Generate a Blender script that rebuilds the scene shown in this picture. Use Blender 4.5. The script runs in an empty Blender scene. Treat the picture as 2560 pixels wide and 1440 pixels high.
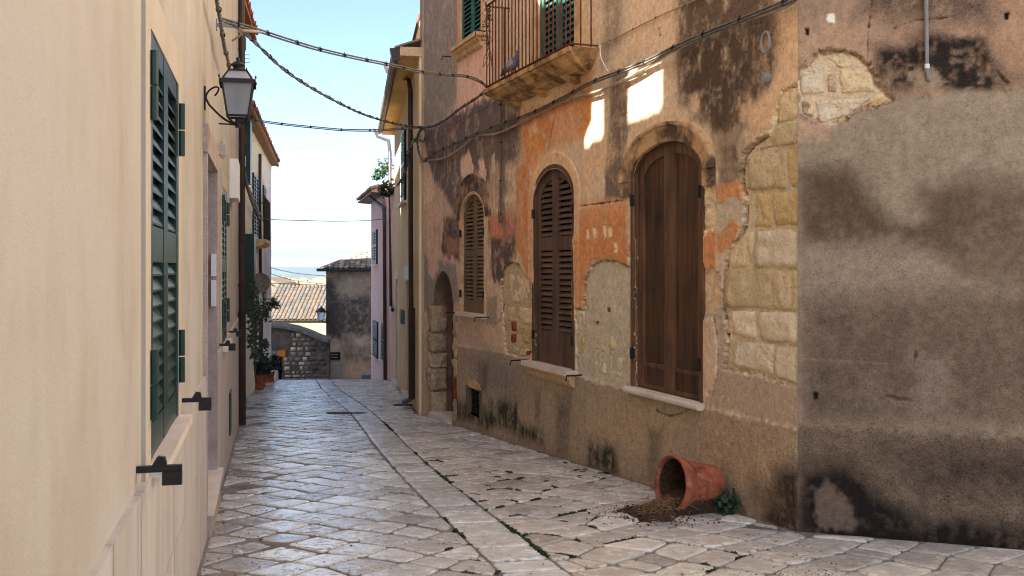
import bpy, math, random
import numpy as np
from mathutils import Vector, Matrix

# ---------------------------------------------------------------- camera, sky, sun, exposure
SC = bpy.context.scene
COL = SC.collection
rnd = random.Random(7)
F, U0, V0, CZ = 2489.0, 1280.0, 668.0, 1.5      # focal length in photo pixels, principal column, horizon row, eye height

cam = bpy.data.cameras.new('camera')
cam.sensor_width = 36.0
cam.lens = 36.0 * F / 2560.0
cam.shift_y = -(720.0 - V0) / 2560.0
cam.clip_start, cam.clip_end = 0.05, 12000.0
cam.dof.use_dof = True
cam.dof.focus_distance = 10.0
cam.dof.aperture_fstop = 9.0
cam_o = bpy.data.objects.new('camera', cam)
cam_o.location = (0, 0, CZ)
cam_o.rotation_euler = (math.radians(90), 0, 0)
COL.objects.link(cam_o)
SC.camera = cam_o

SUN_ELEV = math.radians(36.0)
SUN_AZ = tuple(Vector((-0.35, -1.0)).normalized())   # horizontal direction towards the sun: behind the viewer, to the left
world = bpy.data.worlds.new('World')
SC.world = world
world.use_nodes = True
wn = world.node_tree
wn.nodes.clear()
sky = wn.nodes.new('ShaderNodeTexSky')
sky.sky_type = 'NISHITA'
sky.sun_disc = False
sky.sun_elevation = SUN_ELEV
sky.sun_rotation = math.atan2(SUN_AZ[0], SUN_AZ[1]) % (2 * math.pi)
sky.air_density, sky.dust_density, sky.ozone_density = 0.6, 1.8, 1.0
bg = wn.nodes.new('ShaderNodeBackground')
bg.inputs[1].default_value = 0.05
wo = wn.nodes.new('ShaderNodeOutputWorld')
wn.links.new(sky.outputs[0], bg.inputs[0])
wn.links.new(bg.outputs[0], wo.inputs[0])

sun = bpy.data.lights.new('sun', 'SUN')
sun.energy = 5.0
sun.angle = math.radians(0.5)
sun.color = (1.0, 0.95, 0.87)
sun_o = bpy.data.objects.new('sun', sun)
_sd = Vector((SUN_AZ[0] * math.cos(SUN_ELEV), SUN_AZ[1] * math.cos(SUN_ELEV), math.sin(SUN_ELEV)))
sun_o.rotation_euler = _sd.to_track_quat('Z', 'Y').to_euler()
sun_o.location = (0, -30, 20)
COL.objects.link(sun_o)

SC.view_settings.view_transform = 'Standard'
SC.view_settings.look = 'None'
SC.view_settings.gamma = 1.0
SC.view_settings.exposure = 2.88
SC.render.engine = 'CYCLES'
SC.cycles.use_denoising = True
SC.cycles.pixel_filter_type = 'BLACKMAN_HARRIS'
SC.cycles.filter_width = 1.1
SC.cycles.use_guiding = True
SC.cycles.max_bounces = 7
SC.cycles.diffuse_bounces = 5
SC.cycles.glossy_bounces = 3
SC.cycles.transmission_bounces = 4
SC.cycles.volume_bounces = 0
SC.cycles.sample_clamp_indirect = 6.0

# ---------------------------------------------------------------- helpers
def lin(c, k=1.0):
    r = []
    for v in c:
        v = v / 255.0
        r.append(k * (v / 12.92 if v <= 0.04045 else ((v + 0.055) / 1.055) ** 2.4))
    return tuple(r)

def G(y):                                          # height of the street: falls away from the viewer, then dips over a crest
    if y <= 26: return -0.06 * y
    t = min(y, 46.0) - 26
    return -1.56 - 0.06 * t - 0.0045 * t * t - max(0.0, y - 46) * 0.1

def ground_at(u, v):                               # the place on the street seen at a photo position
    y = CZ / ((v - V0) / F - 0.06)
    return Vector(((u - U0) / F * y, y, G(y)))

class Wall:                                        # a vertical plane: s along it, o out of it, z up
    def __init__(self, p, d, side):
        self.p = Vector((p[0], p[1])); self.d = Vector(d).normalized()
        n = Vector((-self.d.y, self.d.x))
        self.n = n if n.dot(Vector(side)) > 0 else -n
    def pt(self, s, o, z):
        q = self.p + self.d * s + self.n * o
        return Vector((q.x, q.y, z))
    def hit(self, u, v, o=0.0):
        r = (u - U0) / F; P = self.p + self.n * o
        s = (P.x - r * P.y) / (r * self.d.y - self.d.x)
        y = P.y + s * self.d.y
        return s, CZ + (V0 - v) / F * y
    def s_y(self, y): return (y - self.p.y) / self.d.y

class MB:                                          # collects shapes for ONE mesh
    def __init__(self): self.v, self.f = [], []
    def add(self, vs, fs):
        b = len(self.v); self.v += [tuple(p) for p in vs]; self.f += [tuple(b + i for i in q) for q in fs]
    def box(self, T, a0, a1, b0, b1, c0, c1):
        vs = [T(a, b, c) for c in (c0, c1) for b in (b0, b1) for a in (a0, a1)]
        self.add(vs, [(0, 2, 3, 1), (4, 5, 7, 6), (0, 1, 5, 4), (2, 6, 7, 3), (0, 4, 6, 2), (1, 3, 7, 5)]); return self
    def prism(self, T, poly, o0, o1):              # a polygon in (s, z) given thickness along o
        n = len(poly)
        vs = [T(a, o0, c) for a, c in poly] + [T(a, o1, c) for a, c in poly]
        self.add(vs, [tuple(range(n))[::-1], tuple(range(n, 2 * n))] + [(i, (i + 1) % n, n + (i + 1) % n, n + i) for i in range(n)]); return self
    def strip(self, a, b):                         # ribbon between two equally long point rows
        n = len(a); self.add(list(a) + list(b), [(i, i + 1, n + i + 1, n + i) for i in range(n - 1)]); return self
    def tube(self, pts, r, k=6, cap=True):
        pts = [Vector(p) for p in pts]; n = len(pts); rr = r if isinstance(r, (list, tuple)) else [r] * n
        vs = []; up = None
        for i, p in enumerate(pts):
            t = (pts[min(i + 1, n - 1)] - pts[max(i - 1, 0)])
            t = t.normalized() if t.length > 1e-9 else Vector((0, 0, 1))
            if up is None:
                up = Vector((0, 0, 1)) if abs(t.z) < 0.9 else Vector((1, 0, 0))
            x = up - t * up.dot(t)
            x = x.normalized() if x.length > 1e-6 else t.orthogonal().normalized()
            up = x; y = t.cross(x)
            for j in range(k):
                a = 2 * math.pi * j / k
                vs.append(p + x * (rr[i] * math.cos(a)) + y * (rr[i] * math.sin(a)))
        fs = [(i * k + j, i * k + (j + 1) % k, (i + 1) * k + (j + 1) % k, (i + 1) * k + j) for i in range(n - 1) for j in range(k)]
        if cap: fs += [tuple(range(k))[::-1], tuple(range((n - 1) * k, n * k))]
        self.add(vs, fs); return self
    def lathe(self, M, prof, k=24):                # profile of (radius, height) turned about the local z of M
        n = len(prof)
        vs = [M @ Vector((r * math.cos(2 * math.pi * j / k), r * math.sin(2 * math.pi * j / k), h)) for r, h in prof for j in range(k)]
        self.add(vs, [(i * k + j, i * k + (j + 1) % k, (i + 1) * k + (j + 1) % k, (i + 1) * k + j) for i in range(n - 1) for j in range(k)]); return self
    def ball(self, c, r, k=8, m=6):
        c = Vector(c); rx, ry, rz = r if isinstance(r, (tuple, list)) else (r, r, r)
        vs = [c + Vector((rx * math.sin(math.pi * i / m) * math.cos(2 * math.pi * j / k), ry * math.sin(math.pi * i / m) * math.sin(2 * math.pi * j / k), rz * math.cos(math.pi * i / m))) for i in range(m + 1) for j in range(k)]
        self.add(vs, [(i * k + j, (i + 1) * k + j, (i + 1) * k + (j + 1) % k, i * k + (j + 1) % k) for i in range(m) for j in range(k)]); return self

def XYZ(a, b, c): return Vector((a, b, c))

def tag(o, label=None, cat=None, group=None, kind=None):
    if label: o['label'] = label
    if cat: o['category'] = cat
    if group: o['group'] = group
    if kind: o['kind'] = kind
    return o

def root_loc(p):
    q = Vector((0, 0, 0))
    while p is not None: q += p.location; p = p.parent
    return q

def thing(name, loc, label, cat, group=None, kind=None):
    o = bpy.data.objects.new(name, None); o.location = loc; o.empty_display_size = 0.2
    COL.objects.link(o); return tag(o, label, cat, group, kind)

def link(name, me, parent=None, loc=None):
    o = bpy.data.objects.new(name, me); COL.objects.link(o)
    if parent is not None: o.parent = parent
    if loc is not None: o.location = loc
    return o

def obj(name, mb, mat, parent=None, label=None, cat=None, group=None, kind=None, smooth=False, base=None):
    L = root_loc(parent) if parent is not None else (Vector(base) if base is not None else Vector((0, 0, 0)))
    me = bpy.data.meshes.new(name)
    me.from_pydata([(p[0] - L.x, p[1] - L.y, p[2] - L.z) for p in mb.v], [], mb.f)
    for m in (mat if isinstance(mat, (list, tuple)) else [mat]): me.materials.append(m)
    if smooth: me.polygons.foreach_set('use_smooth', [True] * len(me.polygons))
    me.update()
    o = link(name, me, parent, None if parent is not None else L)
    return tag(o, label, cat, group, kind)

# numpy value noise
_rt = np.random.RandomState(3).rand(256, 256)
def vnoise(x, y, seed=0):
    x = x + seed * 17.31; y = y + seed * 9.17
    xi = np.floor(x).astype(int); yi = np.floor(y).astype(int); fx = x - xi; fy = y - yi
    fx = fx * fx * (3 - 2 * fx); fy = fy * fy * (3 - 2 * fy)
    a = _rt[xi & 255, yi & 255]; b = _rt[(xi + 1) & 255, yi & 255]; c = _rt[xi & 255, (yi + 1) & 255]; d = _rt[(xi + 1) & 255, (yi + 1) & 255]
    return (a * (1 - fx) + b * fx) * (1 - fy) + (c * (1 - fx) + d * fx) * fy
def fbm(x, y, octv=4, seed=0, gain=0.5):
    r = 0; a = 1.0; t = 0.0
    for i in range(octv):
        r = r + a * vnoise(x * 2 ** i, y * 2 ** i, seed + i * 3); t += a; a *= gain
    return r / t
def sstep(a, b, x):
    t = np.clip((x - a) / (b - a), 0, 1); return t * t * (3 - 2 * t)

def poly_sdf(px, py, poly):
    P = np.array(poly, float); n = len(P); d = np.full(px.shape, 1e9); s = np.ones(px.shape)
    j = n - 1
    for i in range(n):
        ex, ey = P[j] - P[i]; wx = px - P[i, 0]; wy = py - P[i, 1]
        t = np.clip((wx * ex + wy * ey) / (ex * ex + ey * ey + 1e-12), 0, 1)
        d = np.minimum(d, (wx - ex * t) ** 2 + (wy - ey * t) ** 2)
        c1 = py >= P[i, 1]; c2 = py < P[j, 1]; c3 = ex * wy > ey * wx
        s = np.where((c1 & c2 & c3) | (~c1 & ~c2 & ~c3), -s, s)
        j = i
    return s * np.sqrt(d)

# ---------------------------------------------------------------- materials
def nodes(name):
    m = bpy.data.materials.new(name); m.use_nodes = True
    nt = m.node_tree; b = nt.nodes['Principled BSDF']
    return m, nt, b
def N(nt, t, **kw):
    n = nt.nodes.new(t)
    for k, v in kw.items(): setattr(n, k, v)
    return n
def pos(nt, sc=(1, 1, 1)):
    g = N(nt, 'ShaderNodeNewGeometry'); mp = N(nt, 'ShaderNodeMapping'); mp.inputs['Scale'].default_value = sc
    nt.links.new(g.outputs['Position'], mp.inputs['Vector']); return mp.outputs[0]
def noise(nt, vec, scale, detail=4, rough=0.55):
    n = N(nt, 'ShaderNodeTexNoise'); n.inputs['Scale'].default_value = scale; n.inputs['Detail'].default_value = detail; n.inputs['Roughness'].default_value = rough
    nt.links.new(vec, n.inputs['Vector']); return n.outputs['Fac']
def remap(nt, f, a, b, c=0.0, d=1.0):
    n = N(nt, 'ShaderNodeMapRange'); n.inputs[1].default_value = a; n.inputs[2].default_value = b; n.inputs[3].default_value = c; n.inputs[4].default_value = d
    nt.links.new(f, n.inputs[0]); return n.outputs[0]
def mixc(nt, f, a, b, mode='MIX'):
    n = N(nt, 'ShaderNodeMix', data_type='RGBA', blend_type=mode)
    for k, v in ((0, f), (6, a), (7, b)):
        if isinstance(v, (int, float)): n.inputs[k].default_value = v
        elif isinstance(v, tuple): n.inputs[k].default_value = (v[0], v[1], v[2], 1)
        else: nt.links.new(v, n.inputs[k])
    return n.outputs[2]
def mul(nt, a, b):
    n = N(nt, 'ShaderNodeMath', operation='MULTIPLY')
    for k, v in ((0, a), (1, b)):
        if isinstance(v, (int, float)): n.inputs[k].default_value = v
        else: nt.links.new(v, n.inputs[k])
    return n.outputs[0]
def addm(nt, a, b):
    n = N(nt, 'ShaderNodeMath', operation='ADD')
    for k, v in ((0, a), (1, b)):
        if isinstance(v, (int, float)): n.inputs[k].default_value = v
        else: nt.links.new(v, n.inputs[k])
    return n.outputs[0]
def bump(nt, b, h, strength, dist=0.01):
    n = N(nt, 'ShaderNodeBump'); n.inputs['Strength'].default_value = strength; n.inputs['Distance'].default_value = dist
    nt.links.new(h, n.inputs['Height']); nt.links.new(n.outputs[0], b.inputs['Normal'])

KA = 1.0                                          # photo colour to surface colour
def M(name, c, c2=None, rough=0.85, var=0.18, scale=6.0, bs=70.0, bst=0.3, stretch=(1, 1, 1), metal=0.0, lo=0.35, hi=0.65, spec=0.3, k=KA):
    m, nt, b = nodes(name)
    A = lin(c, k); B = lin(c2, k) if c2 else tuple(x * (1 - var * 1.6) for x in A)
    v = pos(nt, stretch)
    f = remap(nt, noise(nt, v, scale, 5, 0.6), lo, hi)
    col = mixc(nt, f, A, B)
    fine = remap(nt, noise(nt, v, bs, 3), 0.3, 0.7, 1 - var, 1 + var)
    fc = N(nt, 'ShaderNodeCombineColor')
    for i in range(3): nt.links.new(fine, fc.inputs[i])
    col = mixc(nt, 1.0, col, fc.outputs[0], 'MULTIPLY')
    nt.links.new(col, b.inputs['Base Color'])
    b.inputs['Roughness'].default_value = rough; b.inputs['Metallic'].default_value = metal
    b.inputs['Specular IOR Level'].default_value = spec
    if bst: bump(nt, b, noise(nt, v, bs, 4, 0.6), bst, 0.006)
    return m

def plaster_mat(name, bst=0.75, s1=55.0, s2=150.0, amp=0.2):   # colour comes from the wall's own paint layers (attribute), grain from noise
    m, nt, b = nodes(name)
    at = N(nt, 'ShaderNodeAttribute', attribute_name='Paint')
    v = pos(nt)
    g = at.outputs['Alpha']
    n1 = noise(nt, v, s1, 5, 0.65); n2 = noise(nt, v, s2, 2, 0.5)
    a = remap(nt, n1, 0.25, 0.75, -1, 1); a2 = remap(nt, n2, 0.3, 0.7, -1, 1)
    t = addm(nt, mul(nt, a, amp), mul(nt, mul(nt, a2, amp * 1.5), g))
    # dark and pale specks where the grain is coarse
    vor = N(nt, 'ShaderNodeTexVoronoi'); vor.inputs['Scale'].default_value = 48.0; nt.links.new(v, vor.inputs['Vector'])
    sp = mul(nt, remap(nt, vor.outputs['Distance'], 0.12, 0.26, -0.5, 0.0), g)
    t = addm(nt, t, mul(nt, remap(nt, noise(nt, v, 16.0, 4, 0.6), 0.3, 0.7, -1, 1), 0.18))
    po = remap(nt, noise(nt, v, 78.0, 2, 0.5), 0.60, 0.68, 0.0, -0.45); t = addm(nt, t, mul(nt, po, addm(nt, mul(nt, g, 0.8), 0.15)))
    f = addm(nt, addm(nt, t, sp), 1.0)
    fc = N(nt, 'ShaderNodeCombineColor')
    for i in range(3): nt.links.new(f, fc.inputs[i])
    nt.links.new(mixc(nt, 1.0, at.outputs['Color'], fc.outputs[0], 'MULTIPLY'), b.inputs['Base Color'])
    b.inputs['Roughness'].default_value = 0.9; b.inputs['Specular IOR Level'].default_value = 0.2
    h = addm(nt, mul(nt, n1, addm(nt, mul(nt, g, 1.3), 0.25)), mul(nt, noise(nt, v, 14.0, 4), 0.5))
    bump(nt, b, h, bst, 0.012)
    return m

def stone_mat(name, c, c2, rough=0.85, scale=9.0, pit=0.6, bst=0.7, k=KA):
    m, nt, b = nodes(name); A, B = lin(c, k), lin(c2, k); v = pos(nt)
    oi = N(nt, 'ShaderNodeObjectInfo')
    col = mixc(nt, remap(nt, noise(nt, v, scale, 5, 0.65), 0.35, 0.65), A, B)
    kk = remap(nt, oi.outputs['Random'], 0, 1, 0.82, 1.12)
    n1 = noise(nt, v, 42.0, 5, 0.7)
    p = remap(nt, n1, 0.33, 0.47, 1 - pit, 1.0)
    f = mul(nt, p, kk); fc = N(nt, 'ShaderNodeCombineColor')
    for i in range(3): nt.links.new(f, fc.inputs[i])
    nt.links.new(mixc(nt, 1.0, col, fc.outputs[0], 'MULTIPLY'), b.inputs['Base Color'])
    b.inputs['Roughness'].default_value = rough; b.inputs['Specular IOR Level'].default_value = 0.2
    bump(nt, b, addm(nt, n1, mul(nt, noise(nt, v, 15.0, 3), 1.6)), min(1.0, bst * 1.4), 0.03)
    return m

def paving_mat():
    m, nt, b = nodes('worn_limestone')
    at = N(nt, 'ShaderNodeAttribute', attribute_name='Paint'); v = pos(nt)
    big = noise(nt, v, 1.3, 3); mid = noise(nt, v, 9.0, 5, 0.65)
    # tool marks: short pits, in patches
    mp = N(nt, 'ShaderNodeMapping'); mp.inputs['Scale'].default_value = (20, 44, 24); mp.inputs['Rotation'].default_value = (0, 0, 0.35)
    g = N(nt, 'ShaderNodeNewGeometry'); nt.links.new(g.outputs['Position'], mp.inputs['Vector'])
    pn = noise(nt, mp.outputs[0], 1.0, 2, 0.5)
    patch = remap(nt, addm(nt, mul(nt, noise(nt, v, 2.6, 2), 0.8), mul(nt, at.outputs['Alpha'], 0.40)), 0.44, 0.60)
    pits = mul(nt, remap(nt, pn, 0.54, 0.61), patch)
    pores = remap(nt, noise(nt, v, 75.0, 3, 0.6), 0.62, 0.72)
    f = addm(nt, addm(nt, remap(nt, mid, 0.3, 0.7, 0.8, 1.12), mul(nt, big, 0.12)), -0.06)
    fc = N(nt, 'ShaderNodeCombineColor')
    for i in range(3): nt.links.new(f, fc.inputs[i])
    col = mixc(nt, 1.0, at.outputs['Color'], fc.outputs[0], 'MULTIPLY')
    col = mixc(nt, mul(nt, pits, 0.62), col, lin((104, 94, 84), KA))
    col = mixc(nt, mul(nt, pores, 0.5), col, lin((105, 90, 78), KA))
    nt.links.new(col, b.inputs['Base Color'])
    r = addm(nt, remap(nt, mid, 0.3, 0.7, 0.13, 0.32), mul(nt, pits, 0.35))
    nt.links.new(r, b.inputs['Roughness'])
    b.inputs['Specular IOR Level'].default_value = 0.65
    h = addm(nt, addm(nt, mul(nt, pits, -0.8), mul(nt, noise(nt, v, 5.0, 4, 0.6), 0.9)), mul(nt, pores, -0.3))
    bump(nt, b, h, 0.55, 0.012)
    return m

def wood_mat(name, c, c2, rough=0.6, k=KA):
    m, nt, b = nodes(name); A, B = lin(c, k), lin(c2, k)
    n1 = noise(nt, pos(nt, (22, 22, 1.2)), 1.0, 5, 0.6); n2 = noise(nt, pos(nt, (1, 1, 0.7)), 3.0, 3)
    oi = N(nt, 'ShaderNodeObjectInfo')
    col = mixc(nt, remap(nt, addm(nt, mul(nt, n1, 0.6), mul(nt, n2, 0.4)), 0.40, 0.60), A, B)
    kk = remap(nt, oi.outputs['Random'], 0, 1, 0.85, 1.12); fc = N(nt, 'ShaderNodeCombineColor')
    for i in range(3): nt.links.new(kk, fc.inputs[i])
    nt.links.new(mixc(nt, 1.0, col, fc.outputs[0], 'MULTIPLY'), b.inputs['Base Color'])
    b.inputs['Roughness'].default_value = rough; b.inputs['Specular IOR Level'].default_value = 0.35
    bump(nt, b, n1, 0.3, 0.004)
    return m

def leaf_mat(name, c, c2):
    m, nt, b = nodes(name); v = pos(nt)
    col = mixc(nt, remap(nt, noise(nt, v, 14.0, 2), 0.35, 0.65), lin(c), lin(c2))
    nt.links.new(col, b.inputs['Base Color']); b.inputs['Roughness'].default_value = 0.55
    return m

MT = dict(
    cream=M('cream_render', (222, 200, 172), (212, 186, 154), var=0.05, scale=1.6, bs=120, bst=0.15, stretch=(1, 1, 0.25), k=0.66),
    cream_flat=M('smooth_cream_render', (222, 210, 192), (212, 198, 176), var=0.04, scale=2.2, bs=150, bst=0.1, stretch=(1, 1, 0.3), k=0.78),
    travertine=M('travertine', (212, 206, 198), (194, 184, 172), var=0.07, scale=2.5, bs=60, bst=0.12, stretch=(3.0, 3.0, 0.35), rough=0.6, k=0.85),
    jamb=M('porous_jamb_stone', (186, 170, 160), (168, 150, 138), var=0.16, scale=5, bs=70, bst=0.35),
    marble=M('pale_marble', (232, 222, 210), (214, 198, 180), var=0.04, scale=4, bs=50, bst=0.08, rough=0.45),
    green=M('dark_green_paint', (36, 78, 66), (30, 64, 56), var=0.08, scale=3, bs=90, bst=0.05, rough=0.36, spec=0.4, k=0.6),
    green_old=M('faded_green_paint', (58, 112, 104), (44, 90, 86), var=0.12, scale=5, bs=60, bst=0.2, rough=0.5),
    black=M('black_iron', (34, 34, 36), (44, 40, 38), var=0.2, scale=9, bs=80, bst=0.2, rough=0.5),
    rust=M('rusty_iron', (110, 58, 40), (70, 42, 36), var=0.25, scale=14, bs=90, bst=0.4, rough=0.8),
    brownpipe=M('brown_sheet_metal', (62, 50, 48), (50, 40, 38), var=0.06, scale=3, bs=60, bst=0.05, rough=0.4),
    gutter=M('weathered_gutter', (150, 132, 112), (120, 102, 86), var=0.1, scale=5, bs=40, bst=0.1, rough=0.55),
    dark=M('dark_interior', (16, 15, 15), None, var=0.1, bst=0),  # near-black stands in for the shade of interiors and recesses
    cable=M('grey_cable', (122, 120, 116), (92, 88, 84), var=0.15, scale=12, bs=90, bst=0.1, rough=0.6),
    cable_pale=M('pale_conduit', (190, 172, 150), (160, 140, 118), var=0.1, scale=6, bs=90, bst=0.1, rough=0.55),
    pvc=M('grey_pvc', (150, 152, 154), (132, 132, 134), var=0.05, scale=4, bs=60, bst=0.05, rough=0.4),
    clip=M('black_plastic', (30, 30, 32), None, var=0.1, bst=0, rough=0.5),
    yellow=M('ochre_render', (230, 210, 172), (220, 196, 152), var=0.05, scale=1.2, bs=90, bst=0.15, k=1.12),
    soffit=M('bounce_lit_soffit', (236, 196, 128), (224, 180, 108), var=0.06, scale=2, bs=60, bst=0.1, k=1.1),  # warm bounced light put into the soffit colour
    pink=M('pink_render', (232, 192, 182), (220, 178, 166), var=0.05, scale=1.2, bs=90, bst=0.15, k=1.1),
    whitewash=M('flaking_whitewash', (214, 212, 206), (164, 158, 150), var=0.12, scale=2.4, bs=40, bst=0.4, stretch=(1, 1, 0.45)),
    sooty=M('sooty_old_render', (150, 128, 108), (64, 56, 54), var=0.14, scale=0.75, bs=14, bst=0.4, lo=0.42, hi=0.6),
    rubble=M('rubble_mortar', (104, 92, 84), (66, 60, 58), var=0.2, scale=2.0, bs=18, bst=0.5),
    sunwall=M('pale_sandy_render', (214, 190, 156), (190, 164, 130), var=0.08, scale=0.8, bs=12, bst=0.2, k=0.28),
    tile_old=stone_mat('grey_tan_roof_tile', (92, 86, 80), (70, 66, 62), scale=5, pit=0.3, bst=0.3),
    tile_rust=stone_mat('faded_red_roof_tile', (100, 86, 74), (80, 70, 60), scale=5, pit=0.3, bst=0.3),
    tile=stone_mat('weathered_roof_tile', (176, 150, 126), (140, 122, 108), scale=5, pit=0.25, bst=0.3),
    tile_orange=stone_mat('orange_roof_tile', (214, 138, 84), (186, 112, 66), scale=5, pit=0.2, bst=0.3),
    tile_grey=stone_mat('lichened_roof_tile', (128, 122, 114), (96, 90, 86), scale=5, pit=0.3, bst=0.3),
    stone=stone_mat('yellow_limestone', (224, 204, 166), (210, 186, 144), pit=0.35, k=1.5),
    stone_white=stone_mat('white_limestone', (242, 228, 200), (230, 210, 174), pit=0.3, k=1.28),
    stone_ochre=stone_mat('ochre_limestone', (216, 192, 142), (204, 174, 120), pit=0.35, k=1.4),
    stone_pink=stone_mat('worn_jamb_block', (198, 176, 148), (172, 148, 122), k=1.3),
    stone_grey=stone_mat('grey_rubble_stone', (164, 154, 140), (118, 110, 100)),
    brick=stone_mat('red_brick', (176, 92, 66), (150, 74, 54), pit=0.3),
    moulding=M('moulded_stone', (226, 196, 156), (190, 150, 108), var=0.12, scale=7, bs=60, bst=0.3),
    balcony=M('stained_balcony_stone', (206, 168, 116), (92, 68, 46), var=0.2, scale=4.5, bs=40, bst=0.5, lo=0.42, hi=0.66),
    terracotta=M('terracotta', (178, 100, 70), (130, 68, 48), var=0.2, scale=6, bs=45, bst=0.2, rough=0.7),
    soil=M('dry_soil', (84, 62, 46), (48, 36, 28), var=0.3, scale=30, bs=120, bst=0.8),
    straw=M('dead_stems', (164, 132, 94), (110, 84, 58), var=0.2, scale=30, bs=90, bst=0),
    leaf=leaf_mat('shrub_leaf', (44, 70, 40), (26, 48, 30)),
    leaf2=leaf_mat('weed_leaf', (36, 72, 44), (24, 52, 32)),
    moss=leaf_mat('joint_moss', (52, 72, 34), (32, 50, 24)),
    stem=M('woody_stem', (96, 76, 56), (70, 56, 42), bst=0.2),
    mortar=M('street_mortar', (140, 134, 126), (104, 98, 92), var=0.2, scale=4, bs=60, bst=0.6),
    earth=M('distant_ground', (110, 118, 92), (86, 100, 76), var=0.15, scale=0.02, bs=0.3, bst=0),
    farhill=M('far_hillside', (54, 68, 70), (42, 58, 62), var=0.1, scale=0.006, bs=0.1, bst=0),
    white=M('white_paint', (236, 234, 228), None, var=0.03, bst=0, rough=0.5),
    plaque=M('dark_plaque', (30, 34, 36), None, var=0.1, bst=0, rough=0.35),
    orange_sign=M('orange_sign', (216, 134, 40), (190, 104, 30), var=0.1, scale=9, bst=0),
    bluegrey=M('blue_grey_box', (84, 104, 112), None, var=0.1, bst=0, rough=0.5),
    paving=paving_mat(),
    wall_old=plaster_mat('old_layered_plaster'),
    wood=wood_mat('brown_planks', (94, 66, 46), (54, 39, 30)),
    wood_frame=wood_mat('worn_brown_frame', (122, 90, 66), (78, 57, 44)),  # lighter brown than the planks, for frames
    wood_brown=wood_mat('brown_louvre_paint', (112, 88, 74), (78, 60, 50)),
    wood_olive=wood_mat('olive_louvre_paint', (140, 118, 92), (104, 88, 70)),
)
def glass_mat():
    m, nt, b = nodes('frosted_glass')
    b.inputs['Base Color'].default_value = (0.55, 0.57, 0.58, 1); b.inputs['Roughness'].default_value = 0.45
    b.inputs['Transmission Weight'].default_value = 0.75
    return m
MT['glass'] = glass_mat()
def cream_mat():
    m, nt, b = nodes('aged_cream_render'); A, B, C = lin((212, 204, 190), 0.76), lin((198, 186, 166), 0.76), lin((222, 217, 208), 0.76)
    v = pos(nt); vs = pos(nt, (1, 1, 0.5))
    n1 = noise(nt, vs, 1.7, 5, 0.6); n2 = noise(nt, v, 0.9, 4, 0.55); n3 = noise(nt, v, 130.0, 3, 0.6)
    col = mixc(nt, remap(nt, n1, 0.42, 0.62), A, B); col = mixc(nt, mul(nt, remap(nt, n2, 0.5, 0.66), 0.6), col, C)
    st = mul(nt, remap(nt, noise(nt, pos(nt, (9, 9, 0.35)), 1.0, 4, 0.6), 0.55, 0.7), 0.10); col = mixc(nt, st, col, lin((186, 168, 144), 0.80))
    f = remap(nt, n3, 0.3, 0.7, 0.95, 1.05); fc = N(nt, 'ShaderNodeCombineColor')
    for i in range(3): nt.links.new(f, fc.inputs[i])
    nt.links.new(mixc(nt, 1.0, col, fc.outputs[0], 'MULTIPLY'), b.inputs['Base Color']); b.inputs['Roughness'].default_value = 0.9
    bump(nt, b, addm(nt, n3, mul(nt, noise(nt, v, 9.0, 5), 2.5)), 0.3, 0.008)
    return m
MT['cream'] = cream_mat()
def pot_mat():
    m, nt, b = nodes('weathered_terracotta'); v = pos(nt)
    col = mixc(nt, remap(nt, noise(nt, v, 6.0, 5, 0.65), 0.38, 0.62), lin((184, 104, 72)), lin((128, 66, 46)))
    bloom = mul(nt, remap(nt, noise(nt, v, 11.0, 6, 0.7), 0.54, 0.66), 0.5); col = mixc(nt, bloom, col, lin((206, 160, 132)))
    dirt = mul(nt, remap(nt, noise(nt, v, 19.0, 5, 0.7), 0.56, 0.7), 0.6); col = mixc(nt, dirt, col, lin((84, 56, 44)))
    nt.links.new(col, b.inputs['Base Color']); b.inputs['Roughness'].default_value = 0.75
    bump(nt, b, noise(nt, v, 60.0, 4, 0.6), 0.3, 0.004)
    return m
MT['pot'] = pot_mat()

# ---------------------------------------------------------------- plan of the place
LW = Wall((-0.448, 0.0), (-0.2467, 1.0), (1, 0))            # left house front
RW = Wall((2.11, 7.35), (-0.3737, 1.0), (-1, 0))            # old house on the right, street front
FW = Wall((2.11, 7.35), (1.0, -0.45), (-0.4, -1))           # its near end, turned to the viewer
L2 = Wall((-4.645, 15.85), (-0.1875, 1.0), (1, 0))              # houses further down on the left
YW = Wall((-1.62, 17.25), (-0.16, 1.0), (-1, 0))            # ochre house
PW = Wall((-3.22, 27.25), (-0.233, 1.0), (-1, 0))           # pink house
RWL = 10.45                                                 # length of the old front

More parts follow.
